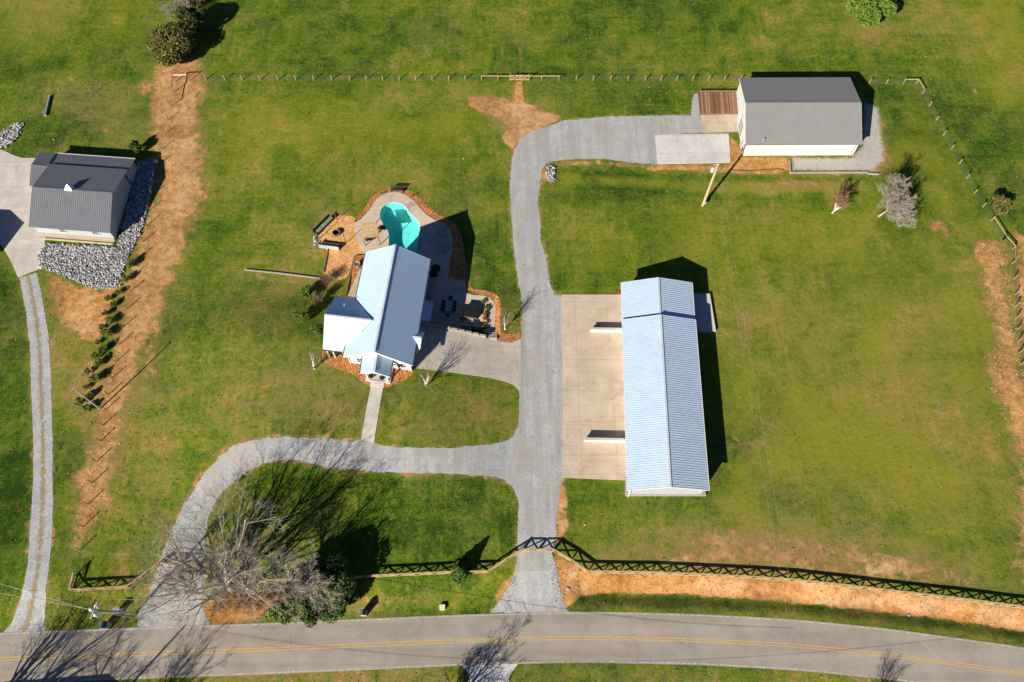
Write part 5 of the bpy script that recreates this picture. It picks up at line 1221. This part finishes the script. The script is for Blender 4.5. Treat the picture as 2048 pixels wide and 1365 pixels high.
def crown_pts(n, rx, rz, shape, rng, lumps=17):
    if shape == 'cone':
        h = rng.beta(1.15, 1.5, n); a = rng.uniform(0, 2 * np.pi, n); lump = 1 + .18 * np.sin(a * 3 + h * 9) + .12 * np.sin(a * 7 - h * 14)
        r = rx * (1 - h) ** .8 * np.sqrt(rng.uniform(.35, 1.05, n)) * lump + .03; return np.stack([r * np.cos(a), r * np.sin(a), h * rz + .1], 1)
    out = []; c = rng.normal(size=(lumps, 3)); c /= np.linalg.norm(c, axis=1)[:, None]; c[:, 2] = np.abs(c[:, 2]) * .8; c *= np.array([rx, rx, rz * .5]) * rng.uniform(.35, .85, (lumps, 1)); c[:, 2] += rz * .35
    k = rng.integers(0, lumps, n); d = rng.normal(size=(n, 3)); d /= np.linalg.norm(d, axis=1)[:, None]
    rr = np.array([rx, rx, rz * .55]) * rng.uniform(.22, .42, lumps)[k][:, None]; q = c[k] + d * rr * np.cbrt(rng.uniform(.35, 1.1, n))[:, None]
    q[:, 2] = np.maximum(q[:, 2], .1); return q
def evergreen(label, base, seed, rx, h, n, leaf, mat, shape='cone', name='evergreen_tree', cat='tree', group=None, stem='bark_grey', lean=(0, 0)):
    rng = np.random.default_rng(seed); t = thing(name, base, label, cat, group)
    m = MB(); m.tube([(0, 0, -.1), (lean[0] * .5, lean[1] * .5, h * .45), (lean[0], lean[1], h * .9)], [max(.03, h * .022), h * .016, .01], 7); part('trunk', m, stem, t, local=True)
    c = crown_pts(n, rx, h, shape, rng); c[:, 0] += lean[0] * c[:, 2] / h; c[:, 1] += lean[1] * c[:, 2] / h
    m = MB(); m.leaves(c, rng.uniform(leaf * .6, leaf * 1.4, n), rng)
    # a few inner limbs
    l = MB()
    for k in range(10):
        a = rng.uniform(0, 6.28); zz = rng.uniform(.15, .7) * h; e = rx * .8 * (1 - zz / h); l.tube([(0, 0, zz), (e * math.cos(a), e * math.sin(a), zz + .2)], [.03, .008], 3, False)
    part('limbs', l, stem, t, local=True); part('crown', m, mat, t, local=True); return t
evergreen('dark cedar rising behind the crossbuck fence beside the bare trees', G(650, 1182), 1, 4.6, 7.4, 12000, .18, 'leaf_green', 'round')
evergreen('dark cedar closest to the road at the east end of the thicket', G(684, 1206), 2, 2.8, 4.6, 5000, .15, 'leaf_green', 'round')
evergreen('low green cedar by the road edge in the thicket', G(640, 1216), 3, 2.6, 3.8, 5000, .14, 'leaf_green', 'round')
evergreen('bright green cedar at the west end of the thicket', G(565, 1222), 4, 1.9, 3.2, 3200, .13, 'leaf_bright', 'round')
evergreen('dark cedar in the middle of the thicket', G(606, 1192), 6, 3.0, 6.0, 6000, .16, 'leaf_cedar')
evergreen('small cone shaped evergreen beside the front fence', G(921, 1146), 7, 1.45, 3.4, 3200, .13, 'leaf_green')
evergreen('dark bushy cedar at the top left field edge', G(356, 112), 8, 5.4, 6.8, 15000, .18, 'leaf_olive', 'round')
evergreen('second dark cedar above the first at the top edge', G(392, 66), 9, 4.2, 6.6, 8000, .19, 'leaf_cedar', 'round')
evergreen('large bright green tree cut by the top right edge', G(1722, 26), 10, 6.4, 8.0, 12000, .22, 'leaf_bright', 'round')
evergreen('small olive evergreen outside the east fence', G(1993, 420), 12, 1.9, 3.6, 2200, .15, 'leaf_olive', 'round')
evergreen('small cedar at the north east corner of the grey roofed building', G(276, 304), 13, 1.3, 3.0, 1800, .13, 'leaf_green', 'round')
for (u, v, s_, lb) in ((616, 592, 14, 'round green bush furthest north in the group of three by the house'), (604, 641, 15, 'round green bush furthest west in the group of three by the house'), (637, 668, 16, 'round green bush touching the west wing of the house')):
    evergreen(lb, G(u, v), s_, 1.35, 2.5, 2600, .10, 'leaf_bright', 'round', 'round_bush', 'shrub', 'round green bushes west of the house')
ARB = [(260 * 4.0146, -132), (251 * 4.0146, -9.6), (950, 85), (865, 140), (915, 190), (845, 260), (890, 320), (815, 370), (860, 420), (780, 490), (820, 550), (765, 600), (800, 660), (705, 725), (775, 790), (690, 850), (730, 915), (650, 975), (705, 1030)]
protoA = evergreen('arbor', (0, 0, 0), 21, 1.0, 1.8, 1100, .085, 'leaf_young', 'round', 'small_evergreen', 'tree', 'zigzag row of small evergreens')
protoB = evergreen('arbor', (0, 0, 0), 22, .85, 1.6, 900, .085, 'leaf_young', 'round', 'small_evergreen', 'tree', 'zigzag row of small evergreens')
for i, (a, b) in enumerate(ARB):
    base = G(a / 4.0146 + 3, 560 + b / 4.0146 + 5); pr = (protoA, protoB)[i % 2]
    lb = ORD[i] + ' small evergreen from the north end of the zigzag row beside the orange strip'
    if i < 2: pr.location = tuple(base); pr['label'] = lb
    else: copy_tree(pr, base, RNG.uniform(0, 6), RNG.uniform(.62, 1.12), lb)

# small planting
def clump(label, p, r, h, mat, seed, name='small_shrub', n=260, group=None, leaf=.07):
    rng = np.random.default_rng(seed); t = thing(name, p, label, 'shrub', group); c = crown_pts(n, r, h, 'round', rng, 5); m = MB(); m.leaves(c, rng.uniform(leaf * .6, leaf * 1.4, n), rng); part('foliage', m, mat, t, local=True)
    s_ = MB()
    for k in range(4): a = k * 1.6; s_.tube([(0, 0, -.02), (r * .4 * math.cos(a), r * .4 * math.sin(a), h * .6)], [.02, .008], 4, False)
    part('stem', s_, 'twig_brown', t, local=True); return t
for i, (u, v, mt, cn) in enumerate([(966, 607, 'leaf_olive', 'olive'), (972, 616, 'leaf_green', 'green'), (975, 624, 'leaf_green', 'dark green'), (970, 632, 'leaf_olive', 'olive'), (969, 641, 'leaf_red', 'red brown'), (970, 650, 'leaf_green', 'green'), (966, 658, 'leaf_red', 'red brown'), (964, 666, 'leaf_green', 'green'), (946, 663, 'leaf_olive', 'olive'), (944, 673, 'leaf_red', 'red brown'), (956, 665, 'leaf_olive', 'olive'), (958, 674, 'leaf_red', 'red brown'), (925, 640, 'leaf_olive', 'olive')]):
    q = P(u, v); q[2] = .12; clump('%s bed plant, %s from the north in the bed by the dark hot tub' % (cn, ORD[i]), q, .5, .8, mt, 100 + i, group='plants in the bed by the hot tub')
for i, (u, v) in enumerate([(674, 708), (682, 710), (690, 712), (702, 719), (710, 722), (718, 724), (724, 727), (803, 734), (811, 736), (819, 737), (827, 736)]):
    clump('low dark foundation shrub, %s from the west under the front wall' % ORD[i], G(u, v), .42, .7, 'leaf_olive' if i % 3 == 0 else 'leaf_cedar', 130 + i, group='foundation shrubs along the front wall')
for i, (u, v) in enumerate([(694, 517), (716, 440), (770, 394), (1026, 667), (656, 1150), (1060, 608)][:4]): pass

# ------------------------------------------------------------------ garden furniture and small things
def pergola():
    z = 2.7; c = [P(723, 448.6, z), P(753.5, 445.8, z), P(756.8, 473.3, z), P(725, 476, z)]
    t = thing('pergola', (*np.mean(c, 0)[:2], .1), 'tan slatted pergola over the west side of the pool deck', 'pergola')
    for p in c: m = MB(); d = (np.mean(c, 0) - p) * .06; m.box((p[0] + d[0], p[1] + d[1], 1.35), (.12, .12, 2.5)); part('post', m, 'post_dark', t)
    for a, b in ((0, 1), (3, 2)): m = MB(); m.beam(tuple(c[a] - np.array([0, 0, .12])), tuple(c[b] - np.array([0, 0, .12])), .1, .2); part('beam', m, 'post_dark', t)
    for k in range(15): s_ = k / 14; a = c[0] * (1 - s_) + c[1] * s_; b = c[3] * (1 - s_) + c[2] * s_; m = MB(); m.beam(tuple(a), tuple(b), .155, .05); part('slat', m, 'pergola_wood', t)
    for k in range(4): s_ = (k + .2) / 3.4; a = c[0] * (1 - s_) + c[3] * s_; b = c[1] * (1 - s_) + c[2] * s_; m = MB(); m.beam(tuple(a + [0, 0, .05]), tuple(b + [0, 0, .05]), .06, .05); part('batten', m, 'fence_wood', t)
    # dark frame extension toward the pool
    a = P(757, 437, 2.5); b = P(762, 466, 2.5)
    # chair below
pergola()
def frame_table():
    p = P(739, 481); t = thing('grill', (p[0], p[1], .1), 'dark covered grill on the deck beside the pergola', 'grill', None, R(15))
    m = MB(); m.box((0, 0, .55), (1.3, .7, .5)); part('body', m, 'cover_dark', t, local=True)
    m = MB(); m.box((-.1, .02, .9), (.8, .6, .2)); m.box((-.1, .02, 1.03), (.6, .4, .08)); part('lid', m, 'black_plastic', t, local=True)
    for sx_ in (-.55, .55):
        for sy in (-.28, .28): m = MB(); m.box((sx_, sy, .15), (.06, .06, .3)); part('leg', m, 'metal_dark', t, local=True)
    p = P(762, 460); t = thing('poolside_bench', (p[0], p[1], .1), 'dark slatted bench between the pergola and the pool', 'bench', None, R(5))
    for k in range(4): m = MB(); m.box((0, -.24 + k * .16, .45), (1.5, .12, .04)); part('slat', m, 'metal_dark', t, local=True)
    for sx_ in (-.65, .65): m = MB(); m.box((sx_, 0, .21), (.06, .6, .42)); part('leg', m, 'metal_dark', t, local=True)
frame_table()
def lounger(loc, rz, label, first=[None]):
    if first[0] is None:
        t = thing('sun_lounger', (0, 0, 0), label, 'sun lounger', 'loungers on the shaded deck')
        m = MB(); m.box((0, .3, .32), (.62, 1.25, .07)); part('seat', m, 'fabric_blue', t, local=True)
        m = MB(); m.slab([(-.31, -.95, .62), (.31, -.95, .62), (.31, -.33, .36), (-.31, -.33, .36)], .07); part('backrest', m, 'fabric_blue', t, local=True)
        for sx_ in (-.27, .27):
            for sy in (-.7, .8): m = MB(); m.box((sx_, sy, .15), (.05, .05, .3)); part('leg', m, 'metal_galv', t, local=True)
        for sx_ in (-.31, .31): m = MB(); m.beam((sx_, -.9, .3), (sx_, .92, .3), .05, .06); part('side_rail', m, 'metal_galv', t, local=True)
        first[0] = t; t.location = tuple(loc); t.rotation_euler = (0, 0, rz); return t
    return copy_tree(first[0], loc, rz, 1.0, label)
for i, (u, v, rz, w_) in enumerate([(885, 461, 70, 'northernmost'), (889, 472, 68, 'second from the north'), (890, 490, 80, 'second from the south'), (886, 501, 82, 'southernmost')]):
    q = P(u, v); q[2] = .1; lounger(q, R(-rz + 180), 'blue grey sun lounger in the house shadow, %s of four' % w_)
def dining():
    p = P(898, 617); t = thing('patio_table', (p[0], p[1], .1), 'long dark patio table in the house shadow', 'table', None, R(-5))
    m = MB(); m.box((0, 0, .72), (1.1, 2.1, .05)); part('tabletop', m, 'fabric_blue', t, local=True)
    for sx_ in (-.45, .45):
        for sy in (-.9, .9): m = MB(); m.box((sx_, sy, .35), (.06, .06, .7)); part('leg', m, 'metal_dark', t, local=True)
    first = None
    spots = [(-.95, -.6, -90, 'west side, southern'), (-.95, .15, -90, 'west side, middle'), (-.95, .85, -90, 'west side, northern'), (.95, -.6, 90, 'east side, southern'), (.95, .15, 90, 'east side, middle'), (.95, .85, 90, 'east side, northern'), (.1, 1.6, 180, 'north end'), (0, -1.6, 0, 'south end')]
    for dx, dy, rz, w_ in spots:
        lb = 'dark metal chair at the patio table, ' + w_
        a = R(-5); loc = (p[0] + dx * math.cos(a) - dy * math.sin(a), p[1] + dx * math.sin(a) + dy * math.cos(a), .1); ro = R(rz - 5)
        if first is None:
            first = thing('patio_chair', (0, 0, 0), lb, 'chair', 'chairs around the patio table')
            m = MB(); m.box((0, 0, .44), (.5, .5, .05)); part('seat', m, 'metal_dark', first, local=True)
            m = MB(); m.slab([(-.25, -.32, .95), (.25, -.32, .95), (.25, -.24, .46), (-.25, -.24, .46)], .04); part('backrest', m, 'metal_dark', first, local=True)
            for a1 in (-.22, .22):
                for b1 in (-.22, .22): m = MB(); m.box((a1, b1, .21), (.04, .04, .42)); part('leg', m, 'metal_dark', first, local=True)
                m = MB(); m.box((a1, 0, .64), (.05, .5, .04)); part('armrest', m, 'metal_dark', first, local=True)
            first.location = loc; first.rotation_euler = (0, 0, ro)
        else: copy_tree(first, loc, ro, 1, lb)
dining()
def hot_tub():
    c = [P(929.5, 608, 1.05), P(958, 611, 1.05), P(954, 636, 1.05), P(928, 632.5, 1.05)]; ctr = np.mean(c, 0)
    t = thing('hot_tub', (ctr[0], ctr[1], .1), 'square hot tub under a black folding cover', 'hot tub')
    i = [p + (ctr - p) * .07 for p in c]
    m = MB(); m.prism([(p[0], p[1]) for p in i][::-1], .1, .92); part('cabinet', m, 'post_dark', t)
    for a, b in ((0, .497), (.503, 1)):
        q0 = c[0] * (1 - a) + c[1] * a; q1 = c[0] * (1 - b) + c[1] * b; q2 = c[3] * (1 - b) + c[2] * b; q3 = c[3] * (1 - a) + c[2] * a
        m = MB(); m.slab([(q3[0], q3[1], 1.05), (q2[0], q2[1], 1.05), (q1[0], q1[1], 1.05), (q0[0], q0[1], 1.05)], .13); o = part('cover_half', m, 'cover_dark', t)
        h = MB(); md = (q0 + q3) / 2 if a == 0 else (q1 + q2) / 2; dr = (q1 - q0) / np.linalg.norm(q1 - q0) * (.3 if a == 0 else -.3); h.box((md[0] + dr[0], md[1] + dr[1], 1.07), (.08, .4, .03)); part('handle', h, 'black_plastic', o)
    p = P(942, 643); s_ = thing('tub_steps', (p[0], p[1], .1), 'pale plastic steps on the south side of the hot tub', 'steps', None, R(-7))
    for k in range(2): m = MB(); m.box((0, -.1 - .3 * k + .15, .28 - .11 * k), (.95, .32, .5 - .22 * k)); part('tread', m, 'metal_galv', s_, local=True)
    q = [P(928, 604), P(954, 600), P(966, 606), P(964, 640), P(950, 655), P(925, 650)]
    # low edging wall south of the tub
    lowwall('tub_screen_wall', 'low pale block wall south of the hot tub steps', [], .55, .25, 'wall_block', cap='concrete_plain', world=[np.array([*P(923, 653)[:2], .1]), np.array([*P(962, 657)[:2], .1])])
hot_tub()
def long_bench(label, a, b, flip=1):
    a = P(*a); b = P(*b); d = (b - a)[:2]; L = float(np.linalg.norm(d)); rz = math.atan2(d[1], d[0]); mid = (a + b) / 2
    t = thing('garden_sofa', (mid[0], mid[1], .05), label, 'sofa', 'long dark garden sofas by the fire pit', rz)
    m = MB(); m.box((0, 0, .2), (L, .85, .4)); part('base', m, 'metal_dark', t, local=True)
    m = MB(); m.box((0, -.5 * flip, .5), (L + .05, .12, .95)); part('backrest', m, 'metal_galv' if flip > 0 and 'southern' in label else 'metal_dark', t, local=True)
    for s_ in (-1, 1): m = MB(); m.box((s_ * (L / 2 + .04), 0, .38), (.12, .95, .66)); part('armrest', m, 'metal_dark', t, local=True)
    n = 3
    for k in range(n): m = MB(); m.box((-L / 2 + (k + .5) * L / n, .05 * flip, .47), (L / n - .06, .66, .14)); part('cushion', m, 'cushion_sage', t, local=True)
long_bench('long dark sofa set diagonally on the north west side of the fire pit', (632, 470), (664, 438), -1)
long_bench('long dark sofa with a white back on the southern side of the fire pit', (641, 491.5), (680, 496.5), 1)
def misc():
    p = P(673, 469); t = thing('fire_pit', (p[0], p[1], .04), 'round steel fire pit in the gold mulch', 'fire pit')
    m = MB(); m.lathe((0, 0, 0), [(.45, 0), (.62, .1), (.66, .5), (.58, .5), (.5, .2), (.02, .18)], 20); part('bowl', m, 'metal_dark', t, local=True)
    m = MB(); m.lathe((0, 0, .5), [(.68, 0), (.7, .04), (.6, .05), (.58, 0)], 20); part('rim', m, 'block_grey', t, local=True)
    m = MB()
    for k in range(4): a = k * .8; m.tube([(-.35 * math.cos(a), -.35 * math.sin(a), .3), (.35 * math.cos(a), .35 * math.sin(a), .34)], .06, 6)
    part('log', m, 'post_dark', t, local=True)
    for u, v, w_ in ((673.5, 441, 'north of the fire pit'), (692, 488, 'south east of the fire pit'), (638, 479, 'between the two sofas')):
        p = P(u, v); t = thing('garden_post', (p[0], p[1], 0), 'tall dark lamp post ' + w_, 'post', 'tall posts around the fire pit')
        m = MB(); m.tube([(0, 0, -.1), (0, 0, 2.4)], .06, 8); part('shaft', m, 'post_dark', t, local=True); m = MB(); m.lathe((0, 0, 2.4), [(.08, 0), (.09, .1), (.03, .16)], 8); part('cap', m, 'metal_dark', t, local=True)
    p = P(795, 383); t = thing('garden_bench', (p[0], p[1], .03), 'dark slatted bench in the mulch at the head of the pool', 'bench', None, R(-3))
    for k in range(4): m = MB(); m.box((0, -.2 + k * .13, .45), (2.4, .1, .04)); part('seat_slat', m, 'metal_dark', t, local=True)
    for k in range(4): m = MB(); m.box((0, .36 + .02 * k, .6 + k * .11), (2.4, .04, .08)); part('back_slat', m, 'metal_dark', t, local=True)
    for s_ in (-1.1, 1.1):
        m = MB(); m.box((s_, .05, .22), (.07, .6, .44)); part('leg', m, 'metal_dark', t, local=True); m = MB(); m.box((s_, .42, .7), (.07, .07, .6)); part('back_post', m, 'metal_dark', t, local=True)
    for u, v, rz, w_ in ((828, 394, 40, 'north east'), (764, 391, 35, 'north west'), (712, 446, 50, 'west')):
        p = P(u, v); t = thing('path_light', (p[0], p[1], .05), 'small black garden light on the %s rim of the pool deck' % w_, 'garden light', 'small lights on the deck rim', R(rz))
        m = MB(); m.tube([(0, 0, 0), (0, 0, .5)], .04, 6); part('stake', m, 'black_plastic', t, local=True); m = MB(); m.box((0, 0, .55), (.55, .14, .16)); part('lamp_head', m, 'black_plastic', t, local=True)
    p = P(716, 535); t = thing('plant_pot', (p[0], p[1], .3), 'large grey plant pot beside the west wall of the house', 'plant pot')
    m = MB(); m.lathe((0, 0, 0), [(.35, 0), (.5, .5), (.55, .8), (.48, .8), (.42, .6)], 16); part('pot', m, 'block_grey', t, local=True); m = MB(); m.lathe((0, 0, .6), [(.42, 0), (.2, .08)], 12); part('soil', m, 'post_dark', t, local=True)
    for u, v, w_ in ((743.5, 758, 'left'), (765.5, 761, 'right')):
        p = G(u, v); t = thing('porch_urn', (p[0], p[1], p[2] + .36), 'black urn on the %s side of the front steps' % w_, 'planter', 'black urns flanking the front steps')
        m = MB(); m.lathe((0, 0, 0), [(.2, 0), (.14, .12), (.3, .35), (.36, .75), (.3, .75), (.26, .6)], 14); part('urn', m, 'black_plastic', t, local=True)
        r2 = np.random.default_rng(int(u)); m = MB(); m.leaves(crown_pts(90, .3, .5, 'round', r2, 3) + np.array([0, 0, .6]), r2.uniform(.05, .1, 90), r2); part('plant', m, 'leaf_brown', t, local=True)
    for u, v, w_, s_ in ((872, 541, 'round dark fire table in the house shadow', .55), (868, 552, 'dark covered grill against the east wall of the house', .5)):
        p = P(u, v); t = thing('fire_table' if s_ > .52 else 'covered_grill', (p[0], p[1], .1), w_, 'table' if s_ > .52 else 'grill')
        if s_ > .52: m = MB(); m.lathe((0, 0, 0), [(.4, 0), (.45, .4), (.8, .5), (.8, .58), (.3, .6)], 18); part('table_bowl', m, 'cover_dark', t, local=True)
        else: m = MB(); m.box((0, 0, .45), (1.2, .6, .9)); m.box((0, 0, .98), (.8, .5, .2)); part('cover', m, 'cover_dark', t, local=True)
    # mailbox pillar, mailboxes, cable box
    def pillar(u, v, label, w=.75, h=1.5, name='mailbox_pillar', rz=R(2)):
        p = G(u, v); t = thing(name, p, label, 'mailbox', None, rz)
        m = MB(); m.box((0, 0, h * .4), (w, w * .9, h * .8)); part('pillar', m, 'brick_pillar', t, local=True)
        m = MB(); m.box((0, 0, h * .83), (w + .14, w + .08, .08)); part('ledge', m, 'concrete_plain', t, local=True)
        m = MB(); m.box((-.02, 0, h * .93 + .02), (w * .95, w * 1.0, .26)); m.tube([(-.02, -w * .5, h + .02), (-.02, w * .5, h + .02)], w * .36, 12); o = part('letter_box', m, 'navy_panel', t, local=True)
        m = MB(); m.box((0, -w * .53, h * .93), (w * .5, .03, .22)); part('box_door', m, 'trim_white', o, local=True)
    pillar(729, 1228, 'navy topped mailbox pillar at the road edge left of the sand coloured box')
    pillar(216, 1253, 'wide dark mailbox pillar at the road edge in front of the utility pole', .95, 1.6)
    p = G(240, 1224); t = thing('cable_cabinet', p, 'white utility cabinet under the cross arm of the roadside pole', 'utility box', None, R(12))
    m = MB(); m.box((0, 0, .62), (.8, .6, 1.25)); part('cabinet_body', m, 'trim_white', t, local=True); m = MB(); m.prism([(-.48, -.38), (.48, -.38), (.48, .38), (-.48, .38)], 1.25, 1.33); part('cabinet_lid', m, 'metal_galv', t, local=True)
    p = G(885, 1216); t = thing('ground_box', p, 'small square sand coloured box on the roadside grass', 'utility box', None, R(4))
    m = MB(); m.box((0, 0, .22), (.72, .68, .44)); part('box_body', m, 'box_sand', t, local=True); m = MB(); m.box((0, 0, .47), (.78, .74, .07)); part('box_lid', m, 'box_sand', t, local=True)
    # culvert pipe lying in the field
    a, b = P(101, 194), P(92, 233); m = MB(); n = 14; a[2] = b[2] = .22
    m.tube([tuple(a), tuple(b)], .22, n); o = thing('drain_pipe', ((a + b) / 2) * np.array([1, 1, 0]), 'blue grey drain pipe lying in the north west field', 'pipe'); part('pipe_barrel', m, 'pipe_blue', o)
    for e, f in ((a, b), (b, a)): d = (f - e) / np.linalg.norm(f - e); m = MB(); m.tube([tuple(e - d * .02), tuple(e + d * .12)], .26, n); part('collar', m, 'block_grey', o)
    # red pot near barn
    p = P(1236, 589); t = thing('clay_pot', (p[0], p[1], .1), 'small red clay pot at the north west corner of the long garage', 'plant pot'); m = MB(); m.lathe((0, 0, 0), [(.15, 0), (.25, .35), (.28, .4), (.2, .4), (.16, .3)], 12); part('pot', m, 'leaf_red', t, local=True)
    # pale stray stones on the lawns
    for i, (u, v, w_) in enumerate([(1170, 1050, 'on the lawn below the long garage'), (117, 180, 'in the north west field'), (927, 318, 'on the lawn north of the pool'), (8, 258, 'left of the white rock strip'), (108, 280, 'north of the grey roofed building'), (1136, 1178, 'on the orange bank by the main gate'), (1817, 1231, 'on the ditch edge at the lower right')]):
        p = G(u, v); m = MB(); rr = np.random.default_rng(i); bmx = bmesh.new(); bmesh.ops.create_icosphere(bmx, subdivisions=1, radius=.2 if i != 5 else .35)
        m.add([(p[0] + v_.co.x * rr.uniform(.7, 1.2), p[1] + v_.co.y * rr.uniform(.7, 1.2), p[2] + .05 + v_.co.z * .6) for v_ in bmx.verts], [tuple(q.index for q in f.verts) for f in bmx.faces]); bmx.free()
        o = part('stone', m, 'rock'); tag(o, 'single pale stone ' + w_, 'stone')
misc()

# ------------------------------------------------------------------ rocks
def rocks(name, label, px, n, s0, s1, seed, keep_out=None, h=.25):
    rng = np.random.default_rng(seed); w = [G(u, v)[:2] for u, v in px]; A = np.array(w); lo, hi = A.min(0), A.max(0)
    bmx = bmesh.new(); bmesh.ops.create_icosphere(bmx, subdivisions=1, radius=1); bv = np.array([v.co[:] for v in bmx.verts]); bf = np.array([[q.index for q in f.verts] for f in bmx.faces]); bmx.free()
    q = rng.uniform(lo, hi, (n * 4, 2)); d = dist_line(q[:, 0], q[:, 1], w, True); ins = inside(q[:, 0], q[:, 1], w); q = q[ins | ((d < .25) & (rng.uniform(size=len(q)) < .3))][:n]
    k = len(q); s_ = rng.uniform(s0, s1, k) * rng.uniform(.7, 1.3, k); sc = np.stack([s_ * rng.uniform(.7, 1.4, k), s_ * rng.uniform(.6, 1.1, k), s_ * rng.uniform(.5, .9, k)], 1)
    a = rng.uniform(0, 6.28, k); V = bv[None] * sc[:, None] * rng.uniform(.75, 1.2, (k, len(bv), 1)); X = V[..., 0] * np.cos(a)[:, None] - V[..., 1] * np.sin(a)[:, None]; Y = V[..., 0] * np.sin(a)[:, None] + V[..., 1] * np.cos(a)[:, None]
    z = Z(q[:, 0], q[:, 1]) + rng.uniform(.0, h, k); out = np.stack([X + q[:, 0][:, None], Y + q[:, 1][:, None], V[..., 2] + z[:, None]], -1).reshape(-1, 3)
    F = (bf[None] + (np.arange(k) * len(bv))[:, None, None]).reshape(-1, 3)
    me = bpy.data.meshes.new(name); me.from_pydata(out.tolist(), [], F.tolist()); me.materials.append(M['rock']); o = bpy.data.objects.new(name, me); COL.objects.link(o); tag(o, label, 'rocks', kind='stuff')
rocks('rock_bed', 'bed of broken white and grey rock south and east of the grey roofed building', [(80, 507), (92, 491), (150, 491), (239, 497), (240, 486), (246, 460), (258, 410), (268, 360), (278, 325), (312, 318), (306, 350), (300, 400), (290, 440), (275, 480), (262, 500), (250, 530), (242, 555), (238, 573), (205, 579), (190, 576), (160, 565), (130, 553), (100, 540), (80, 533)], 7500, .10, .2, 5)
rocks('rock_strip', 'narrow strip of white rocks at the upper left edge', [(48, 246), (42, 266), (20, 290), (0, 299), (-60, 330), (-70, 310), (0, 272), (26, 250)], 900, .13, .27, 6)
rocks('rock_heap', 'small heap of pale rubble inside the bend of the gravel drive', [(1097, 330), (1106, 336), (1109, 355), (1104, 368), (1096, 362), (1092, 345)], 90, .1, .3, 7, h=.3)
rocks('white_stones', 'little row of white stones at the west corner of the fire pit sofas', [(626, 472), (630, 472), (637, 488), (632, 492), (627, 482)], 45, .1, .2, 8)
rocks('gravel_spill', 'coarse pale gravel spilling along the east side of the entrance drive', [(1104, 1110), (1110, 1130), (1118, 1165), (1128, 1210), (1108, 1215), (1102, 1150)], 1300, .03, .085, 9, h=.03)
rocks('drive_gravel_edge', 'coarse pale gravel on the west flare of the entrance drive', [(1000, 1200), (1018, 1176), (1030, 1150), (1034, 1170), (1020, 1205), (1000, 1222)], 700, .03, .08, 10, h=.03)

# tufts of coarser grass standing in the lawns, clods on the bare soil
def tufts():
    rng = np.random.default_rng(77); n = 15000
    x = rng.uniform(-118, 122, n); y = rng.uniform(4, 150, n)
    keep = (y - road_y(x) > .5) | (y < road_y(x) - ROADW - .6)
    grv = [G(u, v)[:2] for u, v in GRAVEL_PX]; lane_ = [G(u, v)[:2] for u, v in LANE_L] + [G(u, v)[:2] for u, v in LANE_R][::-1]
    outs = [grv, lane_, DECK]
    for px in ([(1124, 590), (1420, 590), (1414, 993), (1250, 993), (1250, 961), (1126, 956)], [(1310, 268), (1484, 262), (1484, 228), (1480, 180), (1390, 186), (1390, 232), (1457, 266), (1461, 328), (1315, 331)], [(1480, 170), (1745, 150), (1770, 345), (1450, 345)],
               [(838, 655), (1042, 675), (1042, 790), (978, 758), (828, 738)], [(-60, 285), (70, 315), (320, 310), (270, 500), (240, 580), (80, 535), (36, 556), (0, 488), (-60, 450)], [(742, 771), (767, 772), (748, 886), (722, 880)],
               [(630, 430), (712, 375), (792, 372), (850, 400), (935, 470), (942, 575), (1004, 585), (1004, 670), (1042, 670), (1042, 690), (830, 745), (770, 780), (735, 780), (640, 730), (640, 690), (690, 560), (640, 560), (655, 500), (626, 495)],
               [(318, 118), (302, 180), (300, 260), (316, 300), (304, 400), (270, 500), (200, 815), (152, 1000), (160, 1098), (215, 1005), (250, 850), (350, 540), (385, 450), (408, 380), (398, 220), (402, 122)],
               [(1108, 1110), (1175, 1143), (1400, 1147), (1800, 1186), (2048, 1211), (2300, 1250), (2300, 1310), (2048, 1263), (1750, 1222), (1400, 1190), (1120, 1200)], [(935, 195), (1010, 198), (1050, 165), (1125, 236), (1024, 300), (990, 235)]):
        outs.append([G(u, v)[:2] for u, v in px])
    for poly in outs: keep &= ~inside(x, y, poly)
    x, y = x[keep], y[keep]
    # clumping
    ph = np.sin(x * .31 + np.sin(y * .17) * 2) * np.sin(y * .27 + np.sin(x * .13) * 2) + rng.normal(size=len(x)) * .6; k = ph > -.35; x, y = x[k], y[k]
    m = MB(); q = np.repeat(np.stack([x, y, Z(x, y) + .05], 1), 3, 0); q += rng.normal(size=q.shape) * np.array([.09, .09, .03]); q[:, 2] = np.maximum(q[:, 2], -1.6)
    m.leaves(q, rng.uniform(.05, .13, len(q)), rng); o = part('grass_tufts', m, 'tuft', local=True); tag(o, 'loose tufts of taller grass scattered over the lawns', 'grass', kind='stuff')
leaf_material('tuft', (.06, .10, .012), (.13, .16, .02), (.30, .26, .08))
tufts()
def clods(name, label, px, n, seed):
    rocks(name, label, px, n, .04, .11, seed, h=.03); o = bpy.data.objects[name]; o.data.materials.clear(); o.data.materials.append(M['clod'])
leaf_material('clod', (.16, .08, .035), (.36, .20, .09), (.58, .42, .26))
clods('soil_clods', 'clods and small stones on the dug orange strip in the west', [(318, 118), (302, 200), (316, 300), (304, 400), (270, 500), (200, 815), (152, 1000), (160, 1098), (215, 1005), (250, 850), (350, 540), (408, 380), (398, 220), (402, 122)], 1500, 31)
clods('bank_clods', 'clods and small stones on the orange bank below the long fence', [(1112, 1120), (1175, 1146), (1400, 1151), (1800, 1190), (2060, 1216), (2060, 1262), (1750, 1220), (1400, 1188), (1140, 1186), (1122, 1196)], 1700, 32)
clods('edge_clods', 'clods and small stones on the orange soil along the right edge', [(1950, 490), (2008, 484), (2034, 640), (2060, 900), (2060, 1170), (2040, 900), (1985, 780), (1990, 680)], 1400, 33)
